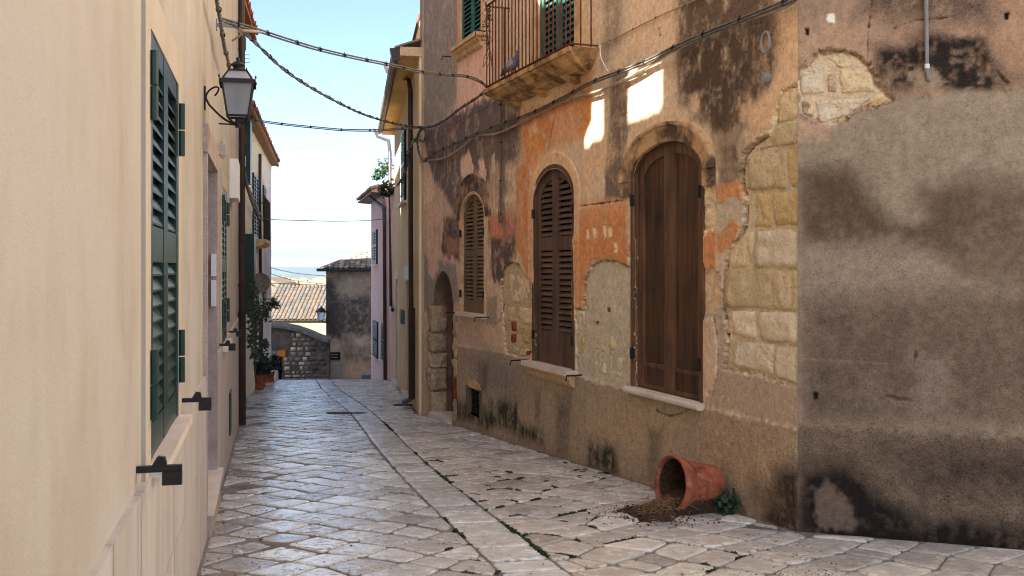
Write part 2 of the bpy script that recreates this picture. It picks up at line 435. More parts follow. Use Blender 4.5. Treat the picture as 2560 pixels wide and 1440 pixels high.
# ---------------------------------------------------------------- terrain and street
def terrain():
    ys = [-60, -20, 0, 20, 30, 40, 46, 60, 90, 130, 200, 300, 450, 650] + list(range(800, 1500, 50)) + [1600, 1900, 2300] + list(range(2700, 4200, 150)) + [4800, 6000, 9000]
    mb = MB(); rows = []
    for y in ys:
        row = []
        for i in range(81):
            x = (i - 40) / 40.0; x = (x * abs(x) ** 0.6) * max(60, abs(y) * 0.9) - 0.2 * max(0, y)
            if y <= 46: z = G(y) - 0.08
            elif y <= 650: z = G(46) - 0.08 - (y - 46) * 0.07 * (1 if y < 300 else 0.75)
            else:
                z = -42 + 0.0
                r = math.exp(-((y - 1250) / 170.0) ** 2)
                z += r * (20 + 9 * math.sin(x * 0.011 + 1.0) + 5 * math.sin(x * 0.031))
                r2 = math.exp(-((y - 3450) / 480.0) ** 2)
                z += r2 * (50 + 11 * math.sin(x * 0.0023 + 0.4) + 6 * math.sin(x * 0.0061))
            row.append((x, y, z))
        rows.append(row)
    n = 81
    for r in rows: mb.v += r
    mb.f = [(j * n + i, j * n + i + 1, (j + 1) * n + i + 1, (j + 1) * n + i) for j in range(len(ys) - 1) for i in range(n - 1)]
    obj('terrain', mb, MT['farhill'], kind='structure', smooth=True)
terrain()

AX = Vector((-0.2467, 1.0)).normalized(); CX = Vector((AX.y, -AX.x))     # along and across the street
def sp(q, p):                                                            # street place: q along, p across from the left house front
    v = Vector((-0.448, 0.0)) + AX * q + CX * p; return v.x, v.y
def street_sheet():
    mb = MB(); nq, npp = 190, 60
    for j in range(nq + 1):
        q = -9 + 55.0 * j / nq
        for i in range(npp + 1):
            p = -2.0 + 14.0 * i / npp
            x, y = sp(q, p)
            z = G(y) - 0.012 + 0.006 * (float(vnoise(np.array(x * 3.1), np.array(y * 3.1))) - 0.5)
            if p < 0.75: z += 0.007
            mb.v.append((x, y, z))
    w = npp + 1
    mb.f = [(j * w + i, j * w + i + 1, (j + 1) * w + i + 1, (j + 1) * w + i) for j in range(nq) for i in range(npp)]
    return obj('street', mb, MT['mortar'], kind='structure', smooth=True)
street = street_sheet()

def clip_half(poly, a, b, c):                                            # keep a*x + b*y >= c
    out = []
    for i in range(len(poly)):
        p, q = poly[i], poly[(i + 1) % len(poly)]
        dp, dq = a * p[0] + b * p[1] - c, a * q[0] + b * q[1] - c
        if dp >= 0: out.append(p)
        if dp * dq < 0:
            t = dp / (dp - dq); out.append((p[0] + (q[0] - p[0]) * t, p[1] + (q[1] - p[1]) * t))
    return out
def area(poly): return 0.5 * sum(poly[i][0] * poly[(i + 1) % len(poly)][1] - poly[(i + 1) % len(poly)][0] * poly[i][1] for i in range(len(poly)))
def inset(poly, d):                                                      # move every edge inwards
    if area(poly) < 0: poly = poly[::-1]
    out = list(poly)
    for i in range(len(poly)):
        p, q = poly[i], poly[(i + 1) % len(poly)]
        ex, ey = q[0] - p[0], q[1] - p[1]; L = math.hypot(ex, ey)
        if L < 1e-6: continue
        nx, ny = -ey / L, ex / L
        out = clip_half(out, nx, ny, nx * p[0] + ny * p[1] + d)
        if len(out) < 3: return []
    return out
def rounded(poly, r):
    out = []
    n = len(poly)
    for i in range(n):
        p0, p, p1 = (Vector(poly[i - 1]), Vector(poly[i]), Vector(poly[(i + 1) % n]))
        a, b = p0 - p, p1 - p
        if a.length < 1e-4 or b.length < 1e-4: continue
        ra = min(r, a.length * 0.4); rb = min(r, b.length * 0.4)
        A = p + a.normalized() * ra; B = p + b.normalized() * rb
        out += [A, (A + B + p * 1.2) / 3.2, B]
    return [(v.x, v.y) for v in out]

stones = []                                                              # (polygon in street (p, q), kind)
def hsh(i, j, k=0):
    return random.Random(i * 7349 + j * 9151 + k * 101 + 13).uniform(-1, 1)
BL = lambda q: 1.80 + 0.05 * math.sin(q * 0.45)                          # the straight band's left edge
BWID = 0.40
def lattice(org, ang, la, lb, jit, i0, i1, j0, j1, seed):
    ca, sa = math.cos(ang), math.sin(ang)
    e1, e2 = (ca * la, sa * la), (-sa * lb, ca * lb)
    def C(i, j): return (org[0] + i * e1[0] + j * e2[0] + jit * la * hsh(i, j, seed), org[1] + i * e1[1] + j * e2[1] + jit * lb * hsh(i, j, seed + 5))
    for i in range(i0, i1):
        for j in range(j0, j1):
            yield [C(i, j), C(i + 1, j), C(i + 1, j + 1), C(i, j + 1)]
for pl in lattice((0, 5.0), math.radians(44), 0.345, 0.335, 0.15, -12, 75, -60, 75, 1):          # diamonds left of the band
    c = sum(p for p, q in pl) / 4, sum(q for p, q in pl) / 4
    if -0.5 < c[0] < 2.6 and 3.6 < c[1] < 29.5:
        b = BL(c[1]); pl = clip_half(clip_half(pl, 1, 0, 0.03), -1, 0, -b)
        if len(pl) >= 3: stones.append((pl, 'left'))
q = 3.6
while q < 29.5:                                                          # the band: one stone wide
    L = rnd.uniform(0.24, 0.5); t = rnd.uniform(-0.015, 0.015)
    stones.append(([(BL(q), q), (BL(q) + BWID, q + t), (BL(q + L) + BWID, q + L + t), (BL(q + L), q + L)], 'band')); q += L
rA = (RW.p - Vector((-0.448, 0.0))); rB = (RW.p + RW.d * 10 - Vector((-0.448, 0.0)))
r0, r1 = (rA.dot(CX), rA.dot(AX)), (rB.dot(CX), rB.dot(AX))
fB = (FW.p + FW.d * 4 - Vector((-0.448, 0.0))); f1 = (fB.dot(CX), fB.dot(AX))
def pq(W, s):
    v = W.p + W.d * s - Vector((-0.448, 0.0)); return (v.dot(CX), v.dot(AX))
yA, yB, pA, pB = pq(YW, 0), pq(YW, 10), pq(PW, 0), pq(PW, 8)
def wall_clip(pl):                                                       # stop at the two fronts of the old house
    c = (sum(p for p, q in pl) / len(pl), sum(q for p, q in pl) / len(pl))
    if c[1] > yA[1]: a, b = (yA, yB) if c[1] < pA[1] else (pA, pB)
    else: a, b = (r0, r1) if c[1] > r0[1] - (c[0] - r0[0]) * 0.2 else (f1, r0)
    ex, ey = b[0] - a[0], b[1] - a[1]; L = math.hypot(ex, ey); nx, ny = -ey / L, ex / L
    if nx > 0: nx, ny = nx, ny
    k = 1 if (nx * (1.5 - a[0]) + ny * (5.0 - a[1])) > 0 else -1
    return clip_half(pl, k * nx, k * ny, k * (nx * a[0] + ny * a[1]) + 0.05)
for pl in lattice((0, 5.0), math.radians(33), 0.43, 0.31, 0.17, -12, 75, -80, 80, 9):            # irregular stones right of the band
    c = sum(p for p, q in pl) / 4, sum(q for p, q in pl) / 4
    if 1.6 < c[0] < 6.5 and 3.2 < c[1] < 29.5:
        pl = clip_half(pl, 1, 0, BL(c[1]) + BWID)
        if len(pl) >= 3: pl = wall_clip(pl)
        if len(pl) < 3: continue
        r = hsh(int(c[0] * 50), int(c[1] * 50))
        if r > 0.62 and len(pl) == 4:                                    # some are cut in two
            m0 = ((pl[0][0] + pl[1][0]) / 2, (pl[0][1] + pl[1][1]) / 2); m1 = ((pl[2][0] + pl[3][0]) / 2, (pl[2][1] + pl[3][1]) / 2)
            stones.append(([pl[0], m0, m1, pl[3]], 'right')); stones.append(([m0, pl[1], pl[2], m1], 'right'))
        else: stones.append((pl, 'right'))

def stone_mesh(pl, kind, rs):
    """rounded, slightly domed and tilted sett; returns points, faces, colour"""
    gap = 0.007 + 0.006 * rs.random() if kind != 'left' else 0.007 + 0.009 * rs.random()
    pl = inset(pl, gap)
    if len(pl) < 3 or abs(area(pl)) < 0.006: return None
    c = (sum(p for p, q in pl) / len(pl), sum(q for p, q in pl) / len(pl))
    ring = rounded(pl, 0.03 if kind == 'band' else 0.045)
    if len(ring) < 6: return None
    edge = min(c[0], 9)                                                  # sunk into cement along the left house
    h = rs.uniform(-0.003, 0.004)
    if edge < 0.75: h -= 0.012 * (1 - edge / 0.75) * rs.random()
    tx, ty = rs.uniform(-0.02, 0.02), rs.uniform(-0.02, 0.02)
    vs, fs = [], []
    n = len(ring)
    for k, (sc, dz) in enumerate(((1.0, -0.05), (1.0, -0.006), (0.965, -0.0005), (0.8, 0.003))):
        for p, q in ring:
            pp, qq = c[0] + (p - c[0]) * sc, c[1] + (q - c[1]) * sc
            wob = 0.002 * math.sin(p * 31 + q * 17) if k >= 2 else 0
            x, y = sp(qq, pp); vs.append((x, y, G(y) + h + dz + wob + tx * (pp - c[0]) + ty * (qq - c[1])))
    x, y = sp(c[1], c[0]); vs.append((x, y, G(y) + h + 0.003))
    for k in range(3): fs += [(k * n + i, k * n + (i + 1) % n, (k + 1) * n + (i + 1) % n, (k + 1) * n + i) for i in range(n)]
    fs += [(3 * n + i, 3 * n + (i + 1) % n, 4 * n) for i in range(n)]
    t = rs.random()
    base = lin((222, 226, 222), KA) if kind != 'right' else lin((226, 222, 210), KA)
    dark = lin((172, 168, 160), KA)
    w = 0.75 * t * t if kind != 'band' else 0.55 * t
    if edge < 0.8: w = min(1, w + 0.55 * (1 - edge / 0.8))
    k = rs.uniform(0.86, 1.24)
    colr = tuple(k * (base[i] * (1 - w) + dark[i] * w) for i in range(3)) + (rs.random() if kind != 'right' else rs.random() * 0.6,)
    return vs, fs, colr, (x, y), c
def paint_mesh(o, cols):
    a = o.data.color_attributes.new('Paint', 'FLOAT_COLOR', 'POINT')
    a.data.foreach_set('color', np.asarray(cols, np.float32).ravel())
built = []
for i, (pl, kind) in enumerate(stones):
    r = stone_mesh(pl, kind, random.Random(i * 31 + 5))
    if r:
        x, y = r[3]; inview = y > 5.4 and -0.55 < x / y < 0.55
        built.append((y if inview else 1e6 + abs(y), r))
built.sort(key=lambda t: t[0])
rest = MB(); rest_c = []
for k, (d, (vs, fs, colr, xy, c)) in enumerate(built):
    if k < 300:
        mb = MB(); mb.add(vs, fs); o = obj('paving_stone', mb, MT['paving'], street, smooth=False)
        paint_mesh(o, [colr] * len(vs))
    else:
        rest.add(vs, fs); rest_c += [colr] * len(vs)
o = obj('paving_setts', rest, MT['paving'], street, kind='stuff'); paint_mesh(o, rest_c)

# moss in the joints, along the band's right edge and in joints right of it
def leaves(pts, size, spread, n_each, rs, flat=0.5):
    mb = MB()
    for p in pts:
        for _ in range(n_each):
            c = Vector(p) + Vector((rs.gauss(0, spread), rs.gauss(0, spread), abs(rs.gauss(0, spread * 0.6))))
            a = Vector((rs.uniform(-1, 1), rs.uniform(-1, 1), rs.uniform(-flat, flat))).normalized() * size * rs.uniform(0.6, 1.3)
            b = a.cross(Vector((rs.uniform(-1, 1), rs.uniform(-1, 1), rs.uniform(-1, 1)))).normalized() * size * 0.5
            mb.add([c - a, c + b, c + a, c - b], [(0, 1, 2, 3)])
    return mb
rs = random.Random(5)
mp = []
for k in range(900):
    q = 6.2 + 9.5 * rs.random() ** 1.3
    m = float(fbm(np.array(q * 2.2), np.array(3.3), 3))
    if m > 0.54:
        x, y = sp(q, BL(q) + BWID + rs.gauss(0, 0.008)); mp.append((x, y, G(y) - 0.004))
edges = []
for pl, kind in stones:
    if kind == 'right' or kind == 'left':
        for i in range(len(pl)):
            a, b = pl[i], pl[(i + 1) % len(pl)]
            x, y = sp((a[1] + b[1]) / 2, (a[0] + b[0]) / 2)
            if y < 5.5 or y > 13: continue
            u = U0 + F * x / y; v = V0 + F * (CZ - G(y)) / y
            m = float(fbm(np.array(x * 1.1 + 4), np.array(y * 1.1), 2))
            ok = (kind == 'right' and 1000 < u < 1560 and v > 1130 and m > 0.53) or (1120 < u < 1520 and v > 1290 and m > 0.45) or (kind == 'right' and 1700 < u < 1840 and v > 1370)
            if ok and rs.random() < 0.42: edges.append((a, b))
for a, b in edges:
    t0 = rs.uniform(0, 0.7); t1 = t0 + rs.uniform(0.15, 0.45)
    for k in range(int(44 * math.hypot(a[0] - b[0], a[1] - b[1]))):
        t = rs.uniform(t0, t1); x, y = sp(a[1] + (b[1] - a[1]) * t, a[0] + (b[0] - a[0]) * t); mp.append((x, y, G(y) - 0.005))
obj('joint_moss', leaves(mp, 0.010, 0.008, 9, rs), MT['moss'], label='low green moss growing in the paving joints', cat='moss', kind='stuff')
# grit and crumbs on the paving
mb = MB()
for k in range(900):
    y = 6.0 + 8 * rs.random() ** 1.5; x = rs.uniform(-0.448 - 0.2467 * y + 0.05, 4.857 - 0.3737 * max(y, 7.35) - 0.05)
    w = rs.random()
    if k % 2: x = 4.857 - 0.3737 * max(y, 7.35) - 0.05 - abs(rs.gauss(0, 0.35))
    elif k % 3 == 0: x = -0.448 - 0.2467 * y + 0.05 + abs(rs.gauss(0, 0.25))
    s = rs.uniform(0.002, 0.0065) * (2.2 if w > 0.97 else 1); z = G(y) + 0.004
    mb.add([(x - s, y - s * 1.2, z), (x + s * 1.6, y - s * 0.3, z), (x + s * 0.5, y + s * 1.4, z), (x + 0.2 * s, y, z + s)], [(0, 1, 3), (1, 2, 3), (2, 0, 3), (0, 2, 1)])
obj('ground_litter', mb, MT['soil'], label='scattered crumbs and grit on the pale paving', cat='litter', kind='stuff')
# a drain cover by the ochre house and a repair patch in the band
def on_ground(u, v, dz=0.0):
    p = ground_at(u, v); return Vector((p.x, p.y, p.z + dz))
t = thing('drain_grate', on_ground(1012, 1013), 'slotted dark drain grate in the paving beside the ochre house', 'drain')
def GT(o):
    L = root_loc(o)
    return lambda a, b, c: Vector((L.x + CX.x * a + AX.x * b, L.y + CX.y * a + AX.y * b, G(L.y + CX.y * a + AX.y * b) + c))
T = GT(t); mb = MB()
mb.box(T, -0.22, 0.22, -0.16, -0.13, 0.004, 0.014).box(T, -0.22, 0.22, 0.13, 0.16, 0.004, 0.014).box(T, -0.22, -0.19, -0.13, 0.13, 0.004, 0.014).box(T, 0.19, 0.22, -0.13, 0.13, 0.004, 0.014)
obj('frame', mb, MT['black'], t); obj('pit', MB().box(T, -0.19, 0.19, -0.13, 0.13, 0.002, 0.005), MT['dark'], t)
for k in range(9): obj('bar', MB().box(T, -0.18 + k * 0.042, -0.165 + k * 0.042, -0.13, 0.13, 0.005, 0.013), MT['black'], t)
pc = on_ground(862, 1033); x0, y0 = pc.x, pc.y; mb = MB()
ring = [(x0 + 0.36 * math.cos(a) * (1 + 0.2 * math.sin(3 * a + 1)), y0 + 0.3 * math.sin(a) * (1 + 0.2 * math.cos(2 * a))) for a in [i * math.pi / 12 for i in range(24)]]
mb.add([(x, y, G(y) + 0.007) for x, y in ring] + [(x, y, G(y) - 0.03) for x, y in ring], [tuple(range(24))] + [(i, (i + 1) % 24, 24 + (i + 1) % 24, 24 + i) for i in range(24)])
obj('repair_patch', mb, M('asphalt_patch', (92, 90, 90), (76, 74, 74), var=0.2, scale=8, bs=60), street)

# ---------------------------------------------------------------- painted, broken plaster as real relief
class Paint:
    def __init__(self, W, s0, s1, z0, z1, step, base, k=1.5, fine=None, tint=(0.96, 1.0, 0.97)):
        self.W = W; self.k = k; LN = lambda c: np.array(lin(c, k)) * 0.74 * np.array(tint) + 0.26 * np.dot(lin(c, k), (0.25, 0.6, 0.15)); self.LN = LN
        ax_ = lambda a, b: np.linspace(a, b, int(round((b - a) / step)) + 1)
        sx = ax_(s0, s1) if fine is None else np.concatenate([np.arange(s0, fine[0], fine[2]), np.linspace(fine[0], s1, int((s1 - fine[0]) / step) + 1)])
        zx = ax_(z0, z1) if fine is None else np.concatenate([np.arange(z0, fine[1], fine[2]), np.linspace(fine[1], z1, int((z1 - fine[1]) / step) + 1)])
        self.ns, self.nz = len(sx), len(zx)
        S, Z = np.meshgrid(sx, zx, indexing='ij')
        self.S, self.Z = S, Z
        self.col = np.ones(S.shape + (3,)) * self.LN(base); self.g = np.full(S.shape, 0.25)
        self.d = np.zeros(S.shape); self.hole = np.zeros(S.shape, bool)
        self.n1 = fbm(S * 7, Z * 7, 5, 1) - 0.5; self.n2 = fbm(S * 1.6, Z * 1.6, 4, 2) - 0.5; self.n3 = fbm(S * 16, Z * 1.6, 4, 4) - 0.5
        self.n4 = fbm(S * 30, Z * 30, 3, 6) - 0.5
        self.d += 0.012 * self.n2 + 0.006 * self.n1 + 0.0035 * self.n4
    def mask(self, px, soft, amp, fine=0.5, wall=False, streak=0.0):
        poly = px if wall else [self.W.hit(u, v) for u, v in px]
        P = np.array(poly); m = soft + amp * 1.2 + 0.05
        lo, hi = P.min(0) - m, P.max(0) + m
        i = np.where((self.S[:, 0] >= lo[0]) & (self.S[:, 0] <= hi[0]))[0]; j = np.where((self.Z[0] >= lo[1] - streak) & (self.Z[0] <= hi[1] + streak))[0]
        if len(i) == 0 or len(j) == 0: return None
        sl = (slice(i[0], i[-1] + 1), slice(j[0], j[-1] + 1))
        sd = poly_sdf(self.S[sl], self.Z[sl], P) + amp * 2 * ((1 - fine) * self.n2[sl] + fine * self.n1[sl]) + min(amp, 0.03) * 2.4 * self.n4[sl] + streak * 2 * self.n3[sl]
        self.sd = sd
        return sl, sstep(soft, -soft, sd)
    def area(self, px, c, a=1.0, soft=0.05, amp=0.05, fine=0.5, g=None, d=None, wall=False, streak=0.0, mott=0.0, drel=None, crev=0.0):
        r = self.mask(px, soft, amp, fine, wall, streak)
        if r is None: return
        sl, m = r
        ma = m * a
        if mott: ma = np.clip(ma * (1 + mott * 5 * self.n1[sl] + mott * 2.5 * self.n4[sl] + mott * 2.5 * self.n3[sl]), 0, 1)
        if c is not None: self.col[sl] = self.col[sl] * (1 - ma[..., None]) + self.LN(c) * ma[..., None]
        if g is not None: self.g[sl] = self.g[sl] * (1 - m) + g * m
        if d is not None: self.d[sl] = self.d[sl] * (1 - m) + (d + 0.006 * self.n1[sl] + 0.01 * self.n4[sl] * (1 if g and g > 0.5 else 0.3)) * m
        if crev: self.d[sl] -= crev * np.exp(-((self.sd + 0.008) / 0.009) ** 2)
        if drel is not None: self.d[sl] += drel * m
    def cut(self, poly):                           # opening (wall coordinates)
        self.hole |= poly_sdf(self.S, self.Z, poly) < 0
    def vary(self):
        k = 1 + 0.22 * self.n2 + 0.18 * self.n1 + 0.10 * self.n3
        self.col *= k[..., None]
    def build(self, name, parent):
        S, Z = self.S, self.Z; W = self.W; L = root_loc(parent)
        self.d = self.d * sstep(0.0, 0.035, S - S[0, 0] + 0.0005)
        X = W.p.x + W.d.x * S + W.n.x * self.d - L.x; Y = W.p.y + W.d.y * S + W.n.y * self.d - L.y
        co = np.stack([X, Y, Z - L.z], -1).reshape(-1, 3)
        idx = np.arange(self.ns * self.nz).reshape(self.ns, self.nz)
        q = np.stack([idx[:-1, :-1], idx[1:, :-1], idx[1:, 1:], idx[:-1, 1:]], -1)
        keep = ~(self.hole[:-1, :-1] & self.hole[1:, :-1] & self.hole[1:, 1:] & self.hole[:-1, 1:])
        q = q[keep]
        me = bpy.data.meshes.new(name)
        me.vertices.add(len(co)); me.vertices.foreach_set('co', co.ravel().astype(np.float32))
        me.loops.add(q.size); me.loops.foreach_set('vertex_index', q.ravel().astype(np.int32))
        me.polygons.add(len(q)); me.polygons.foreach_set('loop_start', np.arange(0, q.size, 4, dtype=np.int32))
        me.update(calc_edges=True); me.validate()
        me.polygons.foreach_set('use_smooth', np.ones(len(me.polygons), bool))
        me.materials.append(MT['wall_old'])
        a = me.color_attributes.new('Paint', 'FLOAT_COLOR', 'POINT')
        c4 = np.concatenate([np.clip(self.col, 0.005, 0.95), self.g[..., None]], -1).reshape(-1, 4).astype(np.float32)
        a.data.foreach_set('color', c4.ravel())
        return link(name, me, parent)

# ---------------------------------------------------------------- the old house on the right
old = thing('house', (2.11, 7.35, G(7.35)), 'old house with peeling orange and grey plaster and arched brown shutters', 'house')
RT, FT = RW.pt, FW.pt

class Arch:                                        # opening with an elliptic head, from photo positions on a wall
    def __init__(self, W, ul, ur, z0, zs, zt):
        a = W.hit(ul, 700)[0]; b = W.hit(ur, 700)[0]
        self.a, self.b = min(a, b), max(a, b); self.z0, self.zs, self.zt = z0, zs, zt
        self.c = (self.a + self.b) / 2; self.h = (self.b - self.a) / 2
    def top(self, s, w=0.0):
        t = (s - self.c) / max(1e-6, self.h - w)
        return self.zs + (self.zt - self.zs - w) * math.sqrt(max(0.0, 1 - t * t))
    def half(self, z, w=0.0):                      # half width at a height
        if z <= self.zs: return self.h - w
        t = (z - self.zs) / max(1e-6, self.zt - self.zs - w)
        return (self.h - w) * math.sqrt(max(0.0, 1 - t * t))
    def outline(self, w=0.0, n=24, z0=None):       # w > 0 is inside, w < 0 outside
        z0 = self.z0 if z0 is None else z0
        pts = [(self.c - (self.h - w), z0)]
        for i in range(n + 1):
            a = math.pi * (1 - i / n); pts.append((self.c + (self.h - w) * math.cos(a), self.zs + (self.zt - self.zs - w) * math.sin(a)))
        return pts + [(self.c + (self.h - w), z0)]

A3 = Arch(RW, 1584, 1750, 0.33, 2.37, 2.67)
A2 = Arch(RW, 1336, 1432, 0.35, 2.31, 2.66)
A1 = Arch(RW, 1153, 1211, 0.83, 2.22, 2.57)
A0 = Arch(RW, 1086, 1134, -1.2, 1.25, 1.60)        # walk-in doorway at the far end: top at v~680
_s0, _z0 = RW.hit(1108, 680); A0.zt = _z0; A0.zs = RW.hit(1087, 765)[1]

P = Paint(RW, 0.0, RWL, -1.25, 6.5, 0.015, (202, 170, 134), fine=(6.4, 4.5, 0.0092))
peach, mauve, grey, orange, brown, cement, pale, stonec = (212, 174, 134), (112, 94, 92), (138, 126, 118), (206, 124, 40), (104, 82, 66), (128, 106, 90), (216, 186, 150), (200, 174, 134)
P.area([(1040, 0), (1250, -10), (1250, 1060), (1040, 1060)], (196, 156, 132), 0.8, soft=0.5, amp=0.2)          # pinker far end
P.area([(1900, -200), (2010, -200), (2010, 400), (1900, 330)], (206, 162, 112), 0.8, soft=0.3, amp=0.15)
# grey weathering in the upper left
P.area([(1050, -40), (1162, -40), (1150, 60), (1148, 150), (1140, 250), (1112, 300), (1060, 320), (1050, 200)], (136, 124, 118), 0.95, soft=0.10, amp=0.16, g=0.6, streak=0.05, mott=0.35)
P.area([(1150, 40), (1240, 60), (1240, 240), (1150, 300), (1142, 200)], (214, 164, 142), 0.85, soft=0.12, amp=0.12, mott=0.2)
P.area([(1062, 330), (1135, 285), (1240, 232), (1300, 250), (1300, 360), (1292, 470), (1290, 555), (1245, 560), (1222, 470), (1190, 435), (1160, 470), (1150, 560), (1128, 520), (1098, 470), (1066, 400)], (106, 88, 90), 0.95, soft=0.07, amp=0.14, g=0.7, streak=0.12, mott=0.35)
P.area([(1205, 300), (1250, 280), (1250, 420), (1215, 440)], (116, 94, 92), 0.8, soft=0.1, amp=0.1, g=0.7, streak=0.1, mott=0.3)
for pl in ([(1150, 400), (1172, 372), (1186, 420), (1176, 470), (1152, 440)], [(1196, 400), (1208, 392), (1216, 430), (1210, 470), (1198, 450)], [(1228, 390), (1235, 385), (1237, 430), (1230, 430)], [(1056, 350), (1070, 400), (1086, 480), (1076, 520), (1056, 520)]):
    P.area(pl, (218, 178, 150), 0.9, soft=0.03, amp=0.04, d=-0.006)
P.area([(1225, 420), (1300, 400), (1296, 540), (1232, 545)], (210, 172, 136), 0.75, soft=0.1, amp=0.18, mott=0.3)
P.area([(1245, 330), (1262, 330), (1262, 560), (1245, 560)], (112, 94, 92), 0.7, soft=0.06, amp=0.1, streak=0.1, g=0.6)
P.area([(1086, 560), (1140, 540), (1152, 570), (1150, 660), (1120, 645), (1090, 610)], (92, 70, 68), 0.95, soft=0.05, amp=0.12, g=0.7, streak=0.12, mott=0.3)
P.area([(1064, 510), (1090, 510), (1110, 560), (1100, 650), (1084, 690), (1066, 690)], (208, 164, 138), 0.8, soft=0.05, amp=0.1, mott=0.2)
P.area([(1112, 590), (1145, 590), (1148, 640), (1118, 640)], (186, 112, 92), 0.6, soft=0.06, amp=0.1, mott=0.4)
P.area([(1060, 640), (1090, 650), (1140, 660), (1150, 780), (1140, 800), (1060, 780)], (142, 128, 120), 0.9, soft=0.05, amp=0.06, g=0.4)   # grey render round the doorway
P.area([(1070, 600), (1090, 610), (1096, 670), (1082, 700), (1070, 680)], (214, 166, 138), 0.9, soft=0.03, amp=0.05)
P.area([(1222, 555), (1250, 545), (1292, 550), (1290, 630), (1262, 690), (1248, 712), (1226, 700)], (96, 74, 66), 0.95, soft=0.05, amp=0.12, g=0.7, streak=0.12, mott=0.35)
P.area([(1222, 530), (1290, 530), (1292, 590), (1262, 600), (1224, 600)], (200, 118, 84), 0.75, soft=0.06, amp=0.14, mott=0.4)
# orange paint
P.area([(1300, 285), (1345, 262), (1400, 246), (1478, 190), (1480, 335), (1440, 348), (1396, 360), (1366, 372), (1340, 430), (1310, 424), (1304, 350)], orange, 0.9, soft=0.10, amp=0.14, streak=0.08, mott=0.35)
P.area([(1376, 280), (1430, 270), (1440, 340), (1390, 350)], (214, 150, 110), 0.7, soft=0.08, amp=0.12, mott=0.3)
P.area([(1318, 320), (1340, 300), (1350, 330), (1330, 340)], peach, 0.8, soft=0.06, amp=0.08)
P.area([(1294, 420), (1316, 410), (1340, 470), (1340, 620), (1332, 720), (1322, 726), (1308, 660), (1290, 620)], (200, 116, 38), 0.9, soft=0.04, amp=0.08, streak=0.06, mott=0.25, d=0.008)
P.area([(1452, 530), (1470, 512), (1510, 505), (1566, 508), (1570, 600), (1574, 630), (1572, 655), (1552, 662), (1515, 645), (1485, 655), (1464, 690), (1459, 770), (1440, 766), (1436, 600), (1444, 560)], (206, 122, 36), 0.95, soft=0.05, amp=0.06, mott=0.22, d=0.012)
P.area([(1446, 505), (1560, 492), (1560, 520), (1452, 540)], (210, 144, 86), 0.8, soft=0.1, amp=0.12)
for u, v in ((1489, 582), (1514, 580), (1528, 578), (1542, 618), (1472, 585)):
    P.area([(u - 4, v - 14), (u + 3, v - 12), (u + 4, v + 10), (u - 3, v + 14)], (226, 196, 152), 1, soft=0.008, amp=0.02, d=-0.004)
# surround of the middle window
ol = [(s, max(z, 0.9)) for s, z in A2.outline(-0.19, z0=0.9)]
P.area(ol, (214, 164, 112), 0.95, soft=0.012, amp=0.008, wall=True, drel=0.010)
P.area([(1438, 600), (1456, 590), (1458, 765), (1440, 766)], (204, 126, 42), 0.8, soft=0.07, amp=0.06)
P.area([(1318, 480), (1337, 470), (1337, 640), (1322, 700)], (200, 128, 84), 0.5, soft=0.06, amp=0.06)
# grey column and dark weathering on the right
P.area([(1500, -40), (1562, -40), (1560, 110), (1505, 165)], (150, 124, 100), 0.8, soft=0.12, amp=0.14, g=0.7, mott=0.3)
P.area([(1532, 190), (1568, 175), (1572, 345), (1556, 400), (1554, 500), (1512, 502), (1512, 420), (1526, 340)], (120, 98, 80), 0.92, soft=0.06, amp=0.10, g=0.8, streak=0.06, mott=0.35)
P.area([(1545, 380), (1500, 420), (1470, 500), (1450, 420), (1480, 360)], (218, 170, 120), 0.7, soft=0.15, amp=0.12)
P.area([(1690, -60), (1905, -60), (1965, 30), (1955, 150), (1925, 215), (1900, 250), (1885, 300), (1850, 335), (1805, 342), (1770, 310), (1730, 270), (1696, 258), (1690, 150)], (104, 80, 60), 0.92, soft=0.10, amp=0.18, g=1.0, mott=0.35)
P.area([(1700, 130), (1790, 90), (1880, 130), (1880, 240), (1800, 330), (1740, 270)], (84, 64, 50), 0.7, soft=0.15, amp=0.2, g=1.0, mott=0.5)
P.area([(1850, 265), (1910, 245), (1935, 290), (1900, 320), (1856, 300)], (214, 166, 120), 0.9, soft=0.08, amp=0.12, g=0.3)
P.area([(1722, 240), (1742, 235), (1748, 270), (1730, 285)], (214, 170, 128), 0.85, soft=0.05, amp=0.06, g=0.3)
P.area([(1790, 345), (1850, 330), (1870, 370), (1850, 460), (1800, 460), (1790, 400)], (170, 138, 106), 0.8, soft=0.08, amp=0.12, g=0.6)
P.area([(1806, 365), (1840, 360), (1842, 400), (1812, 405)], (112, 90, 72), 0.75, soft=0.06, amp=0.1, g=0.9, mott=0.4)
P.area([(1800, 425), (1850, 425), (1850, 455), (1800, 458)], (118, 94, 76), 0.7, soft=0.05, amp=0.1, g=0.9, mott=0.4)
P.area([(1580, -60), (1690, -60), (1690, 100), (1580, 130)], (212, 168, 128), 0.7, soft=0.12, amp=0.14)
P.area([(1930, -60), (2000, -60), (2000, 200), (1945, 190)], (212, 166, 116), 0.85, soft=0.12, amp=0.12)
# thin lower layers: cream band above the cement base
P.area([(1130, 760), (1330, 700), (1340, 880), (1330, 905), (1150, 870), (1130, 860)], (196, 160, 126), 0.85, soft=0.06, amp=0.12, d=-0.004, mott=0.2)
P.area([(1130, 800), (1200, 810), (1220, 880), (1130, 870)], (172, 140, 118), 0.7, soft=0.08, amp=0.12, g=0.5, mott=0.3)
P.area([(1216, 745), (1240, 740), (1242, 810), (1215, 815)], (146, 128, 114), 0.9, soft=0.02, amp=0.03)
